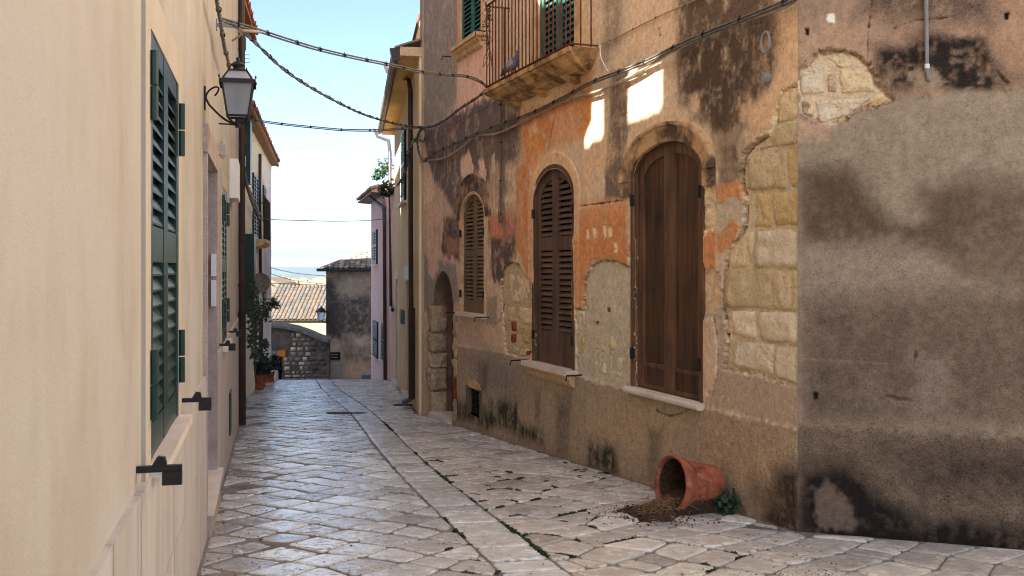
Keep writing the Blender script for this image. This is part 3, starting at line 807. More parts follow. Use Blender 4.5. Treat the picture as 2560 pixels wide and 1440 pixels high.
# broken places down to stone and old cement
P.area([(1258, 668), (1280, 652), (1300, 664), (1318, 692), (1330, 732), (1338, 880), (1300, 900), (1262, 880), (1252, 760), (1250, 715)], (184, 154, 118), 1, soft=0.006, amp=0.06, g=0.7, d=-0.026, crev=0.02)
P.area([(1460, 700), (1478, 662), (1505, 648), (1540, 652), (1572, 668), (1586, 720), (1586, 985), (1440, 960), (1440, 770), (1458, 772)], (188, 170, 144), 1, soft=0.006, amp=0.045, g=0.55, d=-0.020, crev=0.02)
P.area([(1572, 630), (1586, 600), (1586, 720), (1568, 700)], (214, 184, 140), 1, soft=0.012, amp=0.02, g=0.5, d=-0.02)
P.area([(1752, 470), (1796, 462), (1792, 575), (1758, 600)], (218, 186, 134), 1, soft=0.015, amp=0.03, g=0.8, d=-0.02)
P.area([(1790, 480), (1858, 468), (1858, 560), (1842, 600), (1800, 620), (1790, 600)], (188, 166, 136), 1, soft=0.02, amp=0.04, d=-0.002, g=0.5)
P.area([(1790, 466), (1850, 455), (1862, 472), (1856, 498), (1838, 486), (1822, 492), (1808, 508), (1796, 496)], (206, 128, 44), 0.9, soft=0.012, amp=0.05, d=0.006, mott=0.2)
P.area([(1798, 590), (1822, 560), (1840, 548), (1850, 570), (1838, 600), (1808, 626), (1794, 622)], (206, 128, 44), 0.85, soft=0.015, amp=0.05, d=0.004, mott=0.2)
P.area([(1752, 590), (1790, 570), (1788, 680), (1756, 668)], (206, 122, 40), 0.9, soft=0.02, amp=0.03, d=0.004)
P.area([(1752, 668), (1796, 680), (1800, 780), (1752, 790)], (206, 168, 122), 1, soft=0.02, amp=0.04, g=0.7, d=-0.02)
P.area([(1752, 790), (1806, 770), (1830, 930), (1800, 990), (1752, 1000)], (176, 152, 126), 1, soft=0.03, amp=0.04, g=0.6, d=-0.012)
P.area([(1754, 800), (1780, 795), (1793, 860), (1790, 940), (1775, 1000), (1754, 1000)], (200, 160, 124), 0.95, soft=0.012, amp=0.02, d=0.004, g=0.3)
edge = [(1975, 208), (1958, 222), (1940, 262), (1934, 325), (1905, 345), (1880, 360), (1856, 392), (1849, 450), (1862, 500), (1858, 560), (1842, 600), (1822, 640), (1808, 676), (1803, 760), (1814, 860), (1806, 925), (1900, 945), (1960, 965), (2030, 985), (2030, 200)]
P.area(edge, stonec, 1, soft=0.006, amp=0.035, g=0.7, d=-0.030, crev=0.028)
P.area([(1952, 228), (2030, 208), (2030, 352), (1938, 345), (1905, 362)], (228, 204, 162), 1, soft=0.02, amp=0.03, g=0.5, d=-0.028)
P.area([(1800, 925), (1900, 945), (2010, 975), (2010, 1075), (1760, 1015), (1770, 985)], (172, 146, 120), 1, soft=0.02, amp=0.03, g=0.5, d=-0.006)
# cement base
base = [(1140, 862), (1200, 872), (1260, 884), (1312, 897), (1350, 920), (1450, 944), (1590, 980), (1680, 1002), (1760, 1020), (1860, 1046), (2010, 1078), (2200, 1700), (900, 1700), (1140, 1100)]
P.area(base, (156, 132, 106), 1, soft=0.014, amp=0.022, g=0.9, d=0.008, mott=0.12)
P.area([(1160, 880), (1320, 910), (1330, 1000), (1200, 980)], (134, 118, 108), 0.8, soft=0.2, amp=0.2, g=0.9, mott=0.3)
P.area([(1480, 980), (1700, 1040), (1640, 1140), (1450, 1080)], (172, 142, 106), 0.75, soft=0.2, amp=0.2, mott=0.25)
P.area([(1760, 1040), (1980, 1100), (1960, 1250), (1750, 1180)], (174, 142, 102), 0.7, soft=0.2, amp=0.2, mott=0.25)
for pl in ([(1225, 1000), (1295, 1010), (1300, 1085), (1220, 1065)], [(1470, 1095), (1545, 1110), (1552, 1195), (1470, 1170)], [(1300, 1060), (1360, 1075), (1360, 1110), (1300, 1095)], [(1140, 1000), (1215, 1020), (1222, 1070), (1140, 1045)]):
    P.area(pl, (58, 56, 40), 0.85, soft=0.10, amp=0.12, g=1.0, mott=0.5)
for pl in ([(1390, 980), (1430, 990), (1425, 1140), (1395, 1130)], [(1195, 900), (1225, 905), (1220, 990), (1200, 980)], [(1335, 970), (1356, 975), (1352, 1060), (1338, 1055)], [(1620, 1060), (1660, 1070), (1650, 1200), (1625, 1190)]):
    P.area(pl, (90, 76, 70), 0.55, soft=0.08, amp=0.1, streak=0.05, mott=0.3)
P.area([(1940, 1170), (2010, 1150), (2010, 1400), (1900, 1300)], (64, 52, 42), 0.9, soft=0.12, amp=0.12, g=1.0, mott=0.3)
P.area([(1870, 1180), (1960, 1190), (1950, 1300), (1870, 1280)], (104, 80, 58), 0.7, soft=0.12, amp=0.1)
# cracks; those on broken edges have their gap shade painted in
def crack(Pn, pts, w=0.007, c=(70, 52, 42), dd=-0.012):
    q = [Pn.W.hit(u, v) for u, v in pts]; n = len(q)
    L, R = [], []
    for i, p in enumerate(q):
        a = Vector(q[max(0, i - 1)]); b = Vector(q[min(n - 1, i + 1)]); t = (b - a).normalized(); m = Vector((-t.y, t.x)) * w
        L.append((p[0] + m.x, p[1] + m.y)); R.append((p[0] - m.x, p[1] - m.y))
    Pn.area(L + R[::-1], c, 0.85, soft=0.006, amp=0.01, d=dd, wall=True)
crack(P, [(1388, 240), (1384, 300), (1376, 340), (1370, 375)])
crack(P, [(1740, 1015), (1700, 1035), (1672, 1040), (1640, 1025)])
crack(P, [(1450, 515), (1510, 508), (1556, 500)], 0.004)
crack(P, [(1258, 760), (1250, 800), (1230, 820)], 0.006)
crack(P, [(1262, 900), (1266, 960), (1262, 1030)], 0.005, (80, 66, 58))
crack(P, edge[:15], 0.0045, (66, 50, 40), -0.05)  # edge crack; dark tint adds the shade its depth lacks
crack(P, [(1440, 772), (1458, 772), (1460, 700), (1478, 664), (1505, 650), (1540, 653), (1572, 668), (1576, 632)], 0.0045, (74, 56, 44), -0.035)  # niche edge crack, shadow gap tinted into the colour
crack(P, [(1250, 752), (1256, 700), (1260, 668), (1280, 654), (1300, 666)], 0.006, (70, 54, 44), -0.035)  # broken edge with its gap shade tinted dark
crack(P, [(1776, 1000), (1792, 940), (1794, 860), (1782, 796)], 0.004, (84, 66, 54), -0.02)
crack(P, [(1650, 68), (1644, 78), (1652, 88), (1640, 92)], 0.004, (120, 92, 68), -0.015)
P.vary()
for A in (A0, A1, A2, A3): P.cut(A.outline(0.0, z0=A.z0 if A is not A0 else -3))
_u1a, _u1b = RW.hit(1205, 82)[0], RW.hit(1152, 118)[0]; U1z = 4.83
P.cut([(_u1a, U1z), (_u1b, U1z), (_u1b, 8), (_u1a, 8)])
BZ = 3.81                                           # balcony floor
_bda, _bdb = RW.hit(1440, 100)[0], RW.hit(1347, 100)[0]
P.cut([(_bda, BZ), (_bdb, BZ), (_bdb, 8), (_bda, 8)])
va, vb = RW.hit(1203, 1000)[0], RW.hit(1173, 1000)[0]; vz0, vz1 = RW.hit(1188, 1040)[1], RW.hit(1188, 972)[1]
P.cut([(va, vz0), (vb, vz0), (vb, vz1), (va, vz1)])
P.build('wall', old)

Q = Paint(FW, 0.0, 2.6, -0.9, 4.4, 0.0092, (156, 124, 98), k=1.26, tint=(1.02, 1.0, 0.90))
Q.area([(1990, 60), (2200, 40), (2200, 200), (1990, 180)], (170, 136, 104), 0.9, soft=0.12, amp=0.12)
Q.area([(2450, -50), (2700, -50), (2700, 180), (2480, 160)], (166, 126, 92), 0.9, soft=0.15, amp=0.15)
Q.area([(2150, -60), (2480, -60), (2480, 60), (2150, 40)], (104, 82, 66), 0.85, soft=0.12, amp=0.16, g=1.0, mott=0.4)
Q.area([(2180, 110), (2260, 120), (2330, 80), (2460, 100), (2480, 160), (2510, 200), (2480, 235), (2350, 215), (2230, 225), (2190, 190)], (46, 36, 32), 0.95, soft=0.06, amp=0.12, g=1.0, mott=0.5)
Q.area([(2500, 180), (2600, 170), (2600, 210), (2510, 215)], (140, 108, 84), 0.9, soft=0.03, amp=0.05, d=0.01)
low = [(1990, 340), (2050, 330), (2120, 290), (2200, 255), (2300, 236), (2420, 226), (2700, 222), (2700, 1800), (1980, 1800)]
Q.area(low, (148, 130, 108), 1, soft=0.03, amp=0.05, g=0.35, d=-0.010)
Q.area([(1995, 420), (2120, 430), (2230, 560), (2350, 560), (2360, 620), (2200, 640), (2060, 620), (1995, 600)], (92, 72, 56), 0.9, soft=0.10, amp=0.12, g=0.4, mott=0.15)
Q.area([(2300, 480), (2420, 450), (2700, 440), (2700, 720), (2450, 700), (2330, 620)], (100, 80, 64), 0.88, soft=0.12, amp=0.15, mott=0.15)
Q.area([(1995, 620), (2200, 600), (2330, 640), (2300, 740), (2000, 780)], (146, 126, 110), 0.85, soft=0.14, amp=0.12, g=0.5)
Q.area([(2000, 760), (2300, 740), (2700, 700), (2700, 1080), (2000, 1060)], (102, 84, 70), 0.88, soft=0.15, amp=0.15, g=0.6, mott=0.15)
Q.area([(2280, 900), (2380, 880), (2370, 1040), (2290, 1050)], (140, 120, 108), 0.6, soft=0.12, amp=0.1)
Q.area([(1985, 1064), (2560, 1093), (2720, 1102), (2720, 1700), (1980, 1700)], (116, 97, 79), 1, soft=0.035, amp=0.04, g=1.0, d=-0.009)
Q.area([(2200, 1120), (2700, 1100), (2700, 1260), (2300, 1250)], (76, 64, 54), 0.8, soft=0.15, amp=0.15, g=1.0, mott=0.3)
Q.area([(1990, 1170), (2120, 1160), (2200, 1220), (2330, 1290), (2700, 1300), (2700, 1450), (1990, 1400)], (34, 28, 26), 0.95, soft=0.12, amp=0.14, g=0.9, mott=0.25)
Q.area([(2030, 1220), (2070, 1200), (2130, 1250), (2140, 1330), (2040, 1330)], (112, 94, 82), 0.85, soft=0.03, amp=0.05, g=0.3)
Q.area([(1993, 200), (1998, 170), (2015, 150), (2045, 126), (2110, 124), (2150, 140), (2180, 165), (2195, 200), (2232, 250), (2190, 266), (2150, 275), (2120, 295), (2085, 318), (2040, 310), (1993, 285)], (204, 178, 140), 1, soft=0.006, amp=0.04, g=0.7, d=-0.030, crev=0.022)
Q.area([(1993, 290), (2060, 300), (2090, 320), (2060, 350), (1993, 350)], (178, 144, 116), 0.9, soft=0.03, amp=0.05, d=-0.008)
Q.area([(2068, 38), (2078, 33), (2086, 36), (2086, 58), (2074, 58), (2066, 48)], (236, 228, 216), 1, soft=0.006, amp=0.01, d=0.004)
Q.area([(2280, 180), (2310, 168), (2345, 175), (2360, 205), (2330, 225), (2285, 220)], (150, 128, 106), 0.95, soft=0.03, amp=0.04, g=0.3)
for u, v in ((2017, 78), (2517, 40), (2038, 990)):
    Q.area([(u - 5, v - 8), (u + 5, v - 8), (u + 4, v + 8), (u - 4, v + 8)], (30, 24, 22), 1, soft=0.006, amp=0.006, d=-0.03)
crack(Q, [(2182, -10), (2172, 60), (2170, 100), (2168, 148)], 0.004)
crack(Q, [(2235, 70), (2290, 50), (2330, 48), (2400, 38)], 0.003)
crack(Q, [(2290, 880), (2285, 910), (2290, 960)], 0.004, (70, 56, 46), -0.02)
crack(Q, [(2320, 240), (2320, 330)], 0.003, (132, 112, 94), -0.012)
crack(Q, [(2004, 896), (2120, 902), (2240, 909)], 0.006, (128, 108, 94), -0.014)
crack(Q, [(2290, 900), (2400, 905)], 0.006, (128, 108, 94), -0.014)
crack(Q, [(2210, 990), (2250, 998), (2280, 1000)], 0.008, (90, 72, 60), -0.02)
crack(Q, [(2480, 150), (2500, 190), (2520, 210)], 0.004)
crack(Q, [(1997, 200), (1998, 172), (2015, 151), (2046, 127), (2110, 125), (2150, 141), (2180, 166), (2194, 198)], 0.004, (70, 54, 42), -0.045)  # edge crack round the stone patch, gap shade painted in
Q.vary()
Q.build('wall', old)
mb = MB()                                            # the rest of the house's volume
def house_back(mb, W, s0, s1, z0, z1, depth, top=True):
    T = W.pt
    mb.add([T(s0, -depth, z0), T(s1, -depth, z0), T(s1, -depth, z1), T(s0, -depth, z1)], [(0, 1, 2, 3)])
    mb.add([T(s0, 0, z0), T(s0, -depth, z0), T(s0, -depth, z1), T(s0, 0, z1)], [(0, 1, 2, 3)])
    mb.add([T(s1, 0, z0), T(s1, -depth, z0), T(s1, -depth, z1), T(s1, 0, z1)], [(0, 1, 2, 3)])
    if top: mb.add([T(s0, 0, z1), T(s1, 0, z1), T(s1, -depth, z1), T(s0, -depth, z1)], [(0, 1, 2, 3)])
z1 = 8.6
mb.add([RT(0, 0, 6.45), RT(RWL, 0, 6.45), RT(RWL, 0, z1), RT(0, 0, z1)], [(0, 1, 2, 3)])
mb.add([FT(0, 0, 4.35), FT(2.6, 0, 4.35), FT(2.6, 0, z1), FT(0, 0, z1)], [(0, 1, 2, 3)])
mb.add([FT(2.59, 0, -1), FT(7, 0, -1), FT(7, 0, z1), FT(2.59, 0, z1)], [(0, 1, 2, 3)])
e = RT(RWL, 0, 0); b2 = RT(RWL, -7, 0); c2 = FT(7, 0, 0)
mb.add([(e.x, e.y, -1.3), (b2.x, b2.y, -1.3), (b2.x, b2.y, z1), (e.x, e.y, z1), (c2.x, c2.y, -1.3), (c2.x, c2.y, z1)], [(0, 1, 2, 3), (1, 4, 5, 2)])
k = RT(0, 0, z1); mb.add([k, e * 1 + Vector((0, 0, z1)), b2 + Vector((0, 0, z1)), c2 + Vector((0, 0, z1))], [(0, 1, 2, 3)])
obj('rear_wall', mb, M('upper_render', (212, 194, 168), (196, 174, 148), scale=1.2, bs=40), old)
# roof edge above the picture
obj('roof', MB().box(RT, -0.2, RWL + 0.1, -0.4, 0.35, z1 + 0.004, z1 + 0.14), MT['tile_orange'], old)

def stone_block(name, W, quad, mat, parent, o=0.0, seed=0, back=-0.06, rough=0.013, n=10, wall=False):
    """one dressed stone: four photo corners on a wall, worn edges and a hewn face"""
    q = [Vector(p if wall else W.hit(*p)) for p in quad]; r = random.Random(seed); mb = MB()
    jit = [Vector((r.uniform(-0.008, 0.008), r.uniform(-0.008, 0.008))) for _ in q]
    q = [a + b for a, b in zip(q, jit)]
    sx, sz = r.uniform(0, 50), r.uniform(0, 50)
    L0 = max(0.05, (q[1] - q[0]).length); L1 = max(0.05, (q[3] - q[0]).length)
    def par(i, L):
        if i == 0: return 0.0
        if i == n: return 1.0
        e = min(0.25, 0.012 / L)
        return e + (1 - 2 * e) * (i - 1) / (n - 2)
    ed_ = lambda a: 0.007 * 2 * (float(vnoise(np.array(a * 9 + sx), np.array(sz))) - 0.5)
    for j in range(n + 1):
        for i in range(n + 1):
            a, b = par(i, L0), par(j, L1)
            p = (q[0] * (1 - a) + q[1] * a) * (1 - b) + (q[3] * (1 - a) + q[2] * a) * b
            rim = i in (0, n) or j in (0, n); near = i in (1, n - 1) or j in (1, n - 1)
            h = o + rough * 2.4 * (float(vnoise(np.array(p.x * 17 + sx), np.array(p.y * 17 + sz))) - 0.5) + rough * 1.2 * (float(vnoise(np.array(p.x * 5 + sx), np.array(p.y * 5 + sz))) - 0.5)
            if near: h -= 0.004
            if rim: h = back
            if rim or near: p = p + Vector((ed_(p.y + i), ed_(p.x + 3.3 + j)))
            mb.v.append(W.pt(p.x, h, p.y))
    w = n + 1
    mb.f = [(j * w + i, j * w + i + 1, (j + 1) * w + i + 1, (j + 1) * w + i) for j in range(n) for i in range(n)]
    return obj(name, mb, mat, parent, smooth=True)

S_, SW, SO, SP, SG = MT['stone'], MT['stone_white'], MT['stone_ochre'], MT['stone_pink'], MT['stone_grey']
blocks = [
    ([(1866, 395), (1960, 372), (1960, 470), (1866, 478)], S_, 0.012), ([(1962, 365), (1993, 358), (1993, 472), (1962, 472)], SO, -0.004),
    ([(1878, 482), (1922, 478), (1924, 570), (1880, 572)], SO, -0.006), ([(1926, 478), (1990, 474), (1990, 564), (1928, 568)], SO, -0.006),
    ([(1880, 573), (1993, 568), (1993, 668), (1880, 670)], SW, 0.006), ([(1822, 592), (1877, 576), (1877, 669), (1814, 670)], S_, -0.008),
    ([(1808, 674), (1923, 672), (1923, 775), (1808, 768)], S_, 0.008), ([(1927, 672), (1974, 672), (1974, 778), (1927, 776)], S_, 0.004),
    ([(1978, 672), (1993, 672), (1993, 779), (1978, 778)], S_, -0.004), ([(1822, 776), (1883, 775), (1884, 847), (1826, 840)], SW, 0.004),
    ([(1888, 779), (1993, 781), (1993, 859), (1894, 850)], SW, 0.012), ([(1832, 850), (1932, 860), (1928, 938), (1830, 915)], SW, 0.010),
    ([(1936, 862), (1993, 863), (1993, 963), (1932, 942)], SW, 0.004), ([(1806, 780), (1820, 778), (1824, 840), (1810, 845)], SP, -0.01),
    ([(1757, 466), (1792, 463), (1791, 513), (1757, 517)], S_, 0.0), ([(1757, 519), (1791, 516), (1790, 566), (1757, 572)], S_, -0.002),
    ([(1940, 232), (1993, 212), (1993, 300), (1938, 308)], S_, 0.002), ([(1936, 312), (1993, 304), (1993, 356), (1890, 378), (1896, 352)][:4], S_, 0.002),
    ([(1268, 682), (1317, 692), (1322, 762), (1266, 757)], S_, -0.008), ([(1266, 764), (1290, 766), (1290, 806), (1266, 802)], S_, -0.010),
    ([(1292, 767), (1330, 770), (1331, 812), (1292, 809)], S_, -0.006), ([(1293, 813), (1328, 816), (1327, 862), (1293, 859)], SO, -0.004),
    ([(1276, 866), (1328, 872), (1326, 894), (1278, 886)], S_, -0.010), ([(1482, 838), (1518, 846), (1516, 880), (1480, 874)], S_, -0.006),
    ([(1520, 838), (1552, 842), (1556, 880), (1520, 876)], S_, -0.004), ([(1478, 884), (1514, 890), (1512, 938), (1478, 930)], SW, -0.002),
    ([(1518, 886), (1556, 892), (1550, 944), (1516, 940)], SW, -0.002), ([(1440, 772), (1458, 776), (1459, 818), (1440, 814)], SW, 0.0),
    ([(1442, 830), (1457, 834), (1457, 890), (1442, 888)], SO, -0.008), ([(1574, 650), (1584, 640), (1584, 700), (1572, 702)], S_, -0.006),
    ([(1150, 812), (1190, 818), (1190, 850), (1150, 846)], SP, -0.010), ([(1194, 820), (1236, 828), (1236, 862), (1194, 852)], SP, -0.010),
]
for i, (qd, m, o_) in enumerate(blocks): stone_block('stone', RW, qd, m, old, o_ - 0.014, seed=i + 3)
for i, (u, v, w, h) in enumerate(((1281, 816, 7, 14), (1281, 846, 7, 14), (1240, 846, 5, 12), (1816, 836, 4, 5), (1530, 862, 15, 8), (1490, 806, 4, 4), (1519, 774, 4, 8), (1319, 884, 7, 9))):
    stone_block('brick', RW, [(u - w, v + h * 0.9), (u + w, v + h), (u + w, v - h), (u - w, v - h * 0.9)], MT['brick'], old, -0.016, seed=60 + i, n=5)
for i, (qd, m, o_) in enumerate((([(2000, 172), (2062, 150), (2062, 236), (2000, 240)], SW, -0.004), ([(2096, 168), (2176, 176), (2188, 226), (2100, 236)], S_, 0.004),
                                 ([(2066, 140), (2150, 150), (2170, 172), (2094, 166)], S_, -0.014), ([(2030, 252), (2184, 240), (2120, 290), (2050, 308)], SW, 0.008),
                                 ([(2000, 248), (2028, 250), (2046, 300), (2000, 285)], SP, -0.014), ([(2066, 180), (2092, 180), (2094, 232), (2066, 236)], SP, -0.016), ([(2190, 240), (2226, 248), (2196, 262), (2160, 264)], SO, -0.012))):
    stone_block('stone', FW, qd, m, old, o_ - 0.012, seed=80 + i)

# ---- openings: reveal with a thin lip, near-black sheet for the unlit room
def reveal(A, W, depth, lip, mat, parent, z0=None, name='reveal', lip_o=0.012):
    T = W.pt; ol = A.outline(0.0, 28, z0); oo = A.outline(-lip, 28, z0); mb = MB()
    mb.strip([T(s, lip_o, z) for s, z in ol], [T(s, -depth, z) for s, z in ol])
    mb.strip([T(s, lip_o, z) for s, z in oo], [T(s, lip_o, z) for s, z in ol])
    mb.strip([T(s, -0.03, z) for s, z in oo], [T(s, lip_o, z) for s, z in oo])
    return obj(name, mb, mat, parent, smooth=False)
def arch_frame(A, W, side, w, o0, o1, extra=()):
    """stiles, arched head and rails of one leaf (side -1: lower s, +1: higher s)"""
    T = W.pt; mb = MB(); g = 0.004
    out = (A.c + side * (A.h - g)); inn = A.c + side * g
    def col(x0, x1, zlo, f): return [(x0, zlo), (x1, zlo)] + [(x1 + (x0 - x1) * t / 6, f(x1 + (x0 - x1) * t / 6)) for t in range(7)]
    mb.prism(T, col(out, out - side * w, A.z0, lambda s: A.top(s) - 0.004), o0, o1)
    mb.prism(T, col(inn, inn + side * w * 0.8, A.z0, lambda s: A.top(s) - 0.004), o0, o1 + 0.006)
    n = 12; hi, lo = [], []
    for i in range(n + 1):
        s = inn + side * w * 0.8 + (out - side * w - inn - side * w * 0.8) * i / n
        hi.append((s, A.top(s) - 0.004)); lo.append((s, max(A.zs, A.top(s, w * 1.15))))
    mb.prism(T, hi + lo[::-1], o0, o1 - 0.002)
    for z0, z1 in extra: mb.prism(T, [(inn + side * w * 0.8, z0), (out - side * w, z0), (out - side * w, z1), (inn + side * w * 0.8, z1)], o0, o1 - 0.003)
    return mb, inn + side * w * 0.8, out - side * w
def slat(W, s0, s1, z, oo, oi, h, th):
    T = W.pt; mb = MB()
    vs = [T(s, o, zz) for s in (s0, s1) for o, zz in ((oo, z), (oo, z + th), (oi, z + h + th), (oi, z + h))]
    mb.add(vs, [(0, 1, 2, 3), (7, 6, 5, 4), (0, 4, 5, 1), (1, 5, 6, 2), (2, 6, 7, 3), (3, 7, 4, 0)]); return mb
def louvre(A, W, parent, mat, depth, rails, pitch, w, panels):
    for side in (-1, 1):
        o0, o1 = -depth - 0.035, -depth
        mb, sa, sb = arch_frame(A, W, side, w, o0, o1, rails)
        leaf = obj('shutter', mb, mat, parent)
        for z0, z1 in panels:
            z = z0 + 0.01
            while z < z1 - pitch * 0.5:
                hw = A.half(z + pitch * 0.6, w * 1.15)
                a, b = sa, sb
                lim = A.c + side * hw
                if side > 0: b = min(b, lim)
                else: b = max(b, lim)
                if (b - a) * side > 0.04: obj('slat', slat(W, min(a, b) - 0.002, max(a, b) + 0.002, z, o1 - 0.004, o0 + 0.004, pitch * 0.62, 0.009), mat, leaf)
                z += pitch
def backing(A, W, depth, parent):
    obj('dark_backing', MB().prism(W.pt, A.outline(0.001, 20), -depth - 0.10, -depth - 0.09), MT['dark'], parent)  # near-black sheet puts the unlit room's darkness into the colour

# left arched window, olive louvres
reveal(A1, RW, 0.14, 0.035, MT['moulding'], old, A1.z0)
louvre(A1, RW, old, MT['wood_olive'], 0.04, [(A1.z0, 1.02), (1.66, 1.76)], 0.058, 0.075, [(1.02, 1.66), (1.76, 2.55)]); backing(A1, RW, 0.04, old)
obj('sill', MB().box(RT, A1.a - 0.10, A1.b + 0.10, -0.05, 0.07, A1.z0 - 0.055, A1.z0 - 0.005), MT['marble'], old)
# middle arched window, brown louvres
reveal(A2, RW, 0.14, 0.05, MT['wood_brown'], old, A2.z0, 'window_frame')
louvre(A2, RW, old, MT['wood_brown'], 0.035, [(A2.z0, 0.68), (0.68, 0.74), (1.70, 1.86)], 0.068, 0.095, [(0.74, 1.70), (1.86, 2.62)]); backing(A2, RW, 0.035, old)
mb = MB(); mb.box(RT, A2.a - 0.10, A2.b + 0.13, -0.05, 0.13, A2.z0 - 0.06, A2.z0 - 0.004)
sl = obj('sill', mb, MT['marble'], old)
mb = MB(); prof = [(0.11, 0), (0.105, -0.03), (0.07, -0.05), (0.065, -0.09), (0.03, -0.125), (0.0, -0.14)]
mb.strip([RT(A2.a - 0.07, o, A2.z0 - 0.062 + z) for o, z in prof], [RT(A2.b + 0.10, o, A2.z0 - 0.062 + z) for o, z in prof])
for s in (A2.a - 0.07, A2.b + 0.10): mb.add([RT(s, o, A2.z0 - 0.062 + z) for o, z in prof] + [RT(s, 0, A2.z0 - 0.062)], [tuple(range(len(prof) + 1))])
obj('sill_moulding', mb, MT['moulding'], sl)
# right arched window, planked shutters
reveal(A3, RW, 0.16, 0.055, MT['wood_frame'], old, A3.z0, 'window_frame', 0.006)
backing(A3, RW, 0.05, old)
for side in (-1, 1):
    w = 0.105; o0, o1 = -0.09, -0.05
    mb, sa, sb = arch_frame(A3, RW, side, w, o0, o1, [(A3.z0, A3.z0 + 0.04), (A3.z0 + 0.21, A3.z0 + 0.25)])
    leaf = obj('shutter', mb, MT['wood_frame'], old)
    n = 3; e = sorted((sa, sb))
    for i in range(n):
        a, b = e[0] + (e[1] - e[0]) * i / n, e[0] + (e[1] - e[0]) * (i + 1) / n
        pl = [(a + 0.0015, A3.z0 + 0.25), (b - 0.0015, A3.z0 + 0.25)] + [(b - 0.0015 + (a - b + 0.003) * t / 5, A3.top(b + (a - b) * t / 5, w * 0.9)) for t in range(6)]
        obj('plank', MB().prism(RT, pl, o0 + 0.006, o1 - 0.022 + 0.003 * (i % 2)), MT['wood'], leaf)
    obj('panel', MB().box(RT, e[0] + 0.004, e[1] - 0.004, o0 + 0.006, o1 - 0.010, A3.z0 + 0.04, A3.z0 + 0.21), MT['wood'], leaf)
mb = MB(); zz = A3.z0 - 0.035
mb.tube([RT(A3.a - 0.07, 0.05, zz), RT(A3.b + 0.08, 0.05, zz)], 0.032, 10); mb.box(RT, A3.a - 0.06, A3.b + 0.07, -0.04, 0.05, zz - 0.03, zz + 0.03)
obj('sill', mb, MT['marble'], old)
# hinges and iron stays
def hinge(W, s, z, o=0.0, h=0.11): obj('hinge', MB().box(W.pt, s - 0.016, s + 0.016, o - 0.01, o + 0.028, z, z + h), MT['black'], old)
for A, zs in ((A1, (1.05, 1.95)), (A2, (0.62, 2.1)), (A3, (0.60, 2.10))):
    for z in zs: hinge(RW, A.a - 0.012, z); hinge(RW, A.b + 0.012, z)
def stay(u, v, L, W=RW, drop=0.06):
    s, z = W.hit(u, v); T = W.pt
    obj('shutter_stay', MB().tube([T(s, -0.02, z), T(s, L, z), T(s, L + 0.01, z - drop)], 0.009, 6), MT['black'], old)
for u, v, L in ((1138, 782, 0.16), (1222, 793, 0.20), (1318, 900, 0.22), (1450, 938, 0.16)): stay(u, v, L)
# archivolt of the right window: five worn voussoir pieces and side blocks
OB = lambda t, r: (A3.c + (A3.h + 0.06 + r) * math.cos(t), A3.zs - 0.03 + (A3.zt - A3.zs + 0.02 + r * 0.95) * math.sin(t))
hoodm = M('sooty_archivolt', (206, 170, 128), (96, 78, 66), var=0.2, scale=3.5, bs=70, bst=0.5, lo=0.45, hi=0.62)
cuts = [0, 0.17, 0.36, 0.52, 0.70, 0.86, 1.0]
for i in range(6):
    t0, t1 = math.pi * cuts[i] + 0.004, math.pi * cuts[i + 1] - 0.004; mb = MB(); n = 6
    sec = [(0.0, -0.03), (0.0, 0.018), (0.14, 0.03), (0.155, 0.052), (0.185, 0.05), (0.19, -0.03)]
    rows = []
    for kx in range(n + 1):
        t = t0 + (t1 - t0) * kx / n; rows.append([RT(OB(t, r)[0], o, OB(t, r)[1]) for r, o in sec])
    for kx in range(n): mb.strip(rows[kx], rows[kx + 1])
    mb.add(rows[0], [tuple(range(6))]); mb.add(rows[-1], [tuple(range(6))])
    obj('voussoir', mb, hoodm, old)
for s0, s1 in ((A3.a - 0.25, A3.a - 0.062), (A3.b + 0.062, A3.b + 0.25)):
    obj('springer', MB().box(RT, s0, s1, -0.03, 0.022, 2.20, A3.zs - 0.034), hoodm, old)
# worn arch over the olive window
mb = MB(); n = 20
OB1 = lambda t, r: (A1.c + (A1.h + 0.05 + r) * math.cos(t), A1.zs + (A1.zt - A1.zs + 0.04 + r * 1.1) * math.sin(t))
rows = [[RT(OB1(math.pi * i / n, r)[0], o, OB1(math.pi * i / n, r)[1]) for r, o in ((0, -0.02), (0, 0.012), (0.2, 0.02), (0.215, 0.034), (0.235, 0.03), (0.24, -0.02))] for i in range(n + 1)]
for i in range(n): mb.strip(rows[i], rows[i + 1])
obj('archivolt', mb, M('dark_worn_arch', (176, 146, 124), (84, 68, 66), var=0.2, scale=4, bs=60, bst=0.5, lo=0.4, hi=0.58), old)

# upper green window
def flat_louvre(W, s0, s1, z0, z1, mat, parent, depth, pitch, w=0.06, rails=(), two=True, rel=0.62):
    T = W.pt; m = (s0 + s1) / 2
    for a, b in (((s0, m - 0.003), (m + 0.003, s1)) if two else ((s0, s1),)):
        mb = MB(); o0, o1 = -depth - 0.035, -depth
        mb.box(T, a, a + w, o0, o1, z0, z1).box(T, b - w, b, o0, o1, z0, z1)
        rl = sorted([(z0, z0 + w * 1.5)] + list(rails) + [(z1 - w, z1)])
        for r0, r1 in rl: mb.box(T, a + w, b - w, o0 + 0.002, o1 - 0.002, r0, r1)
        leaf = obj('shutter', mb, mat, parent)
        for (p0, p1), (q0, q1) in zip(rl[:-1], rl[1:]):
            z = p1 + 0.008
            while z < q0 - pitch * 0.6:
                obj('slat', slat(W, a + w - 0.002, b - w + 0.002, z, o1 - 0.004, o0 + 0.004, pitch * rel, 0.009), mat, leaf); z += pitch
flat_louvre(RW, _u1a, _u1b, U1z, 6.5, MT['green_old'], old, 0.02, 0.066, rails=[(5.6, 5.7)])
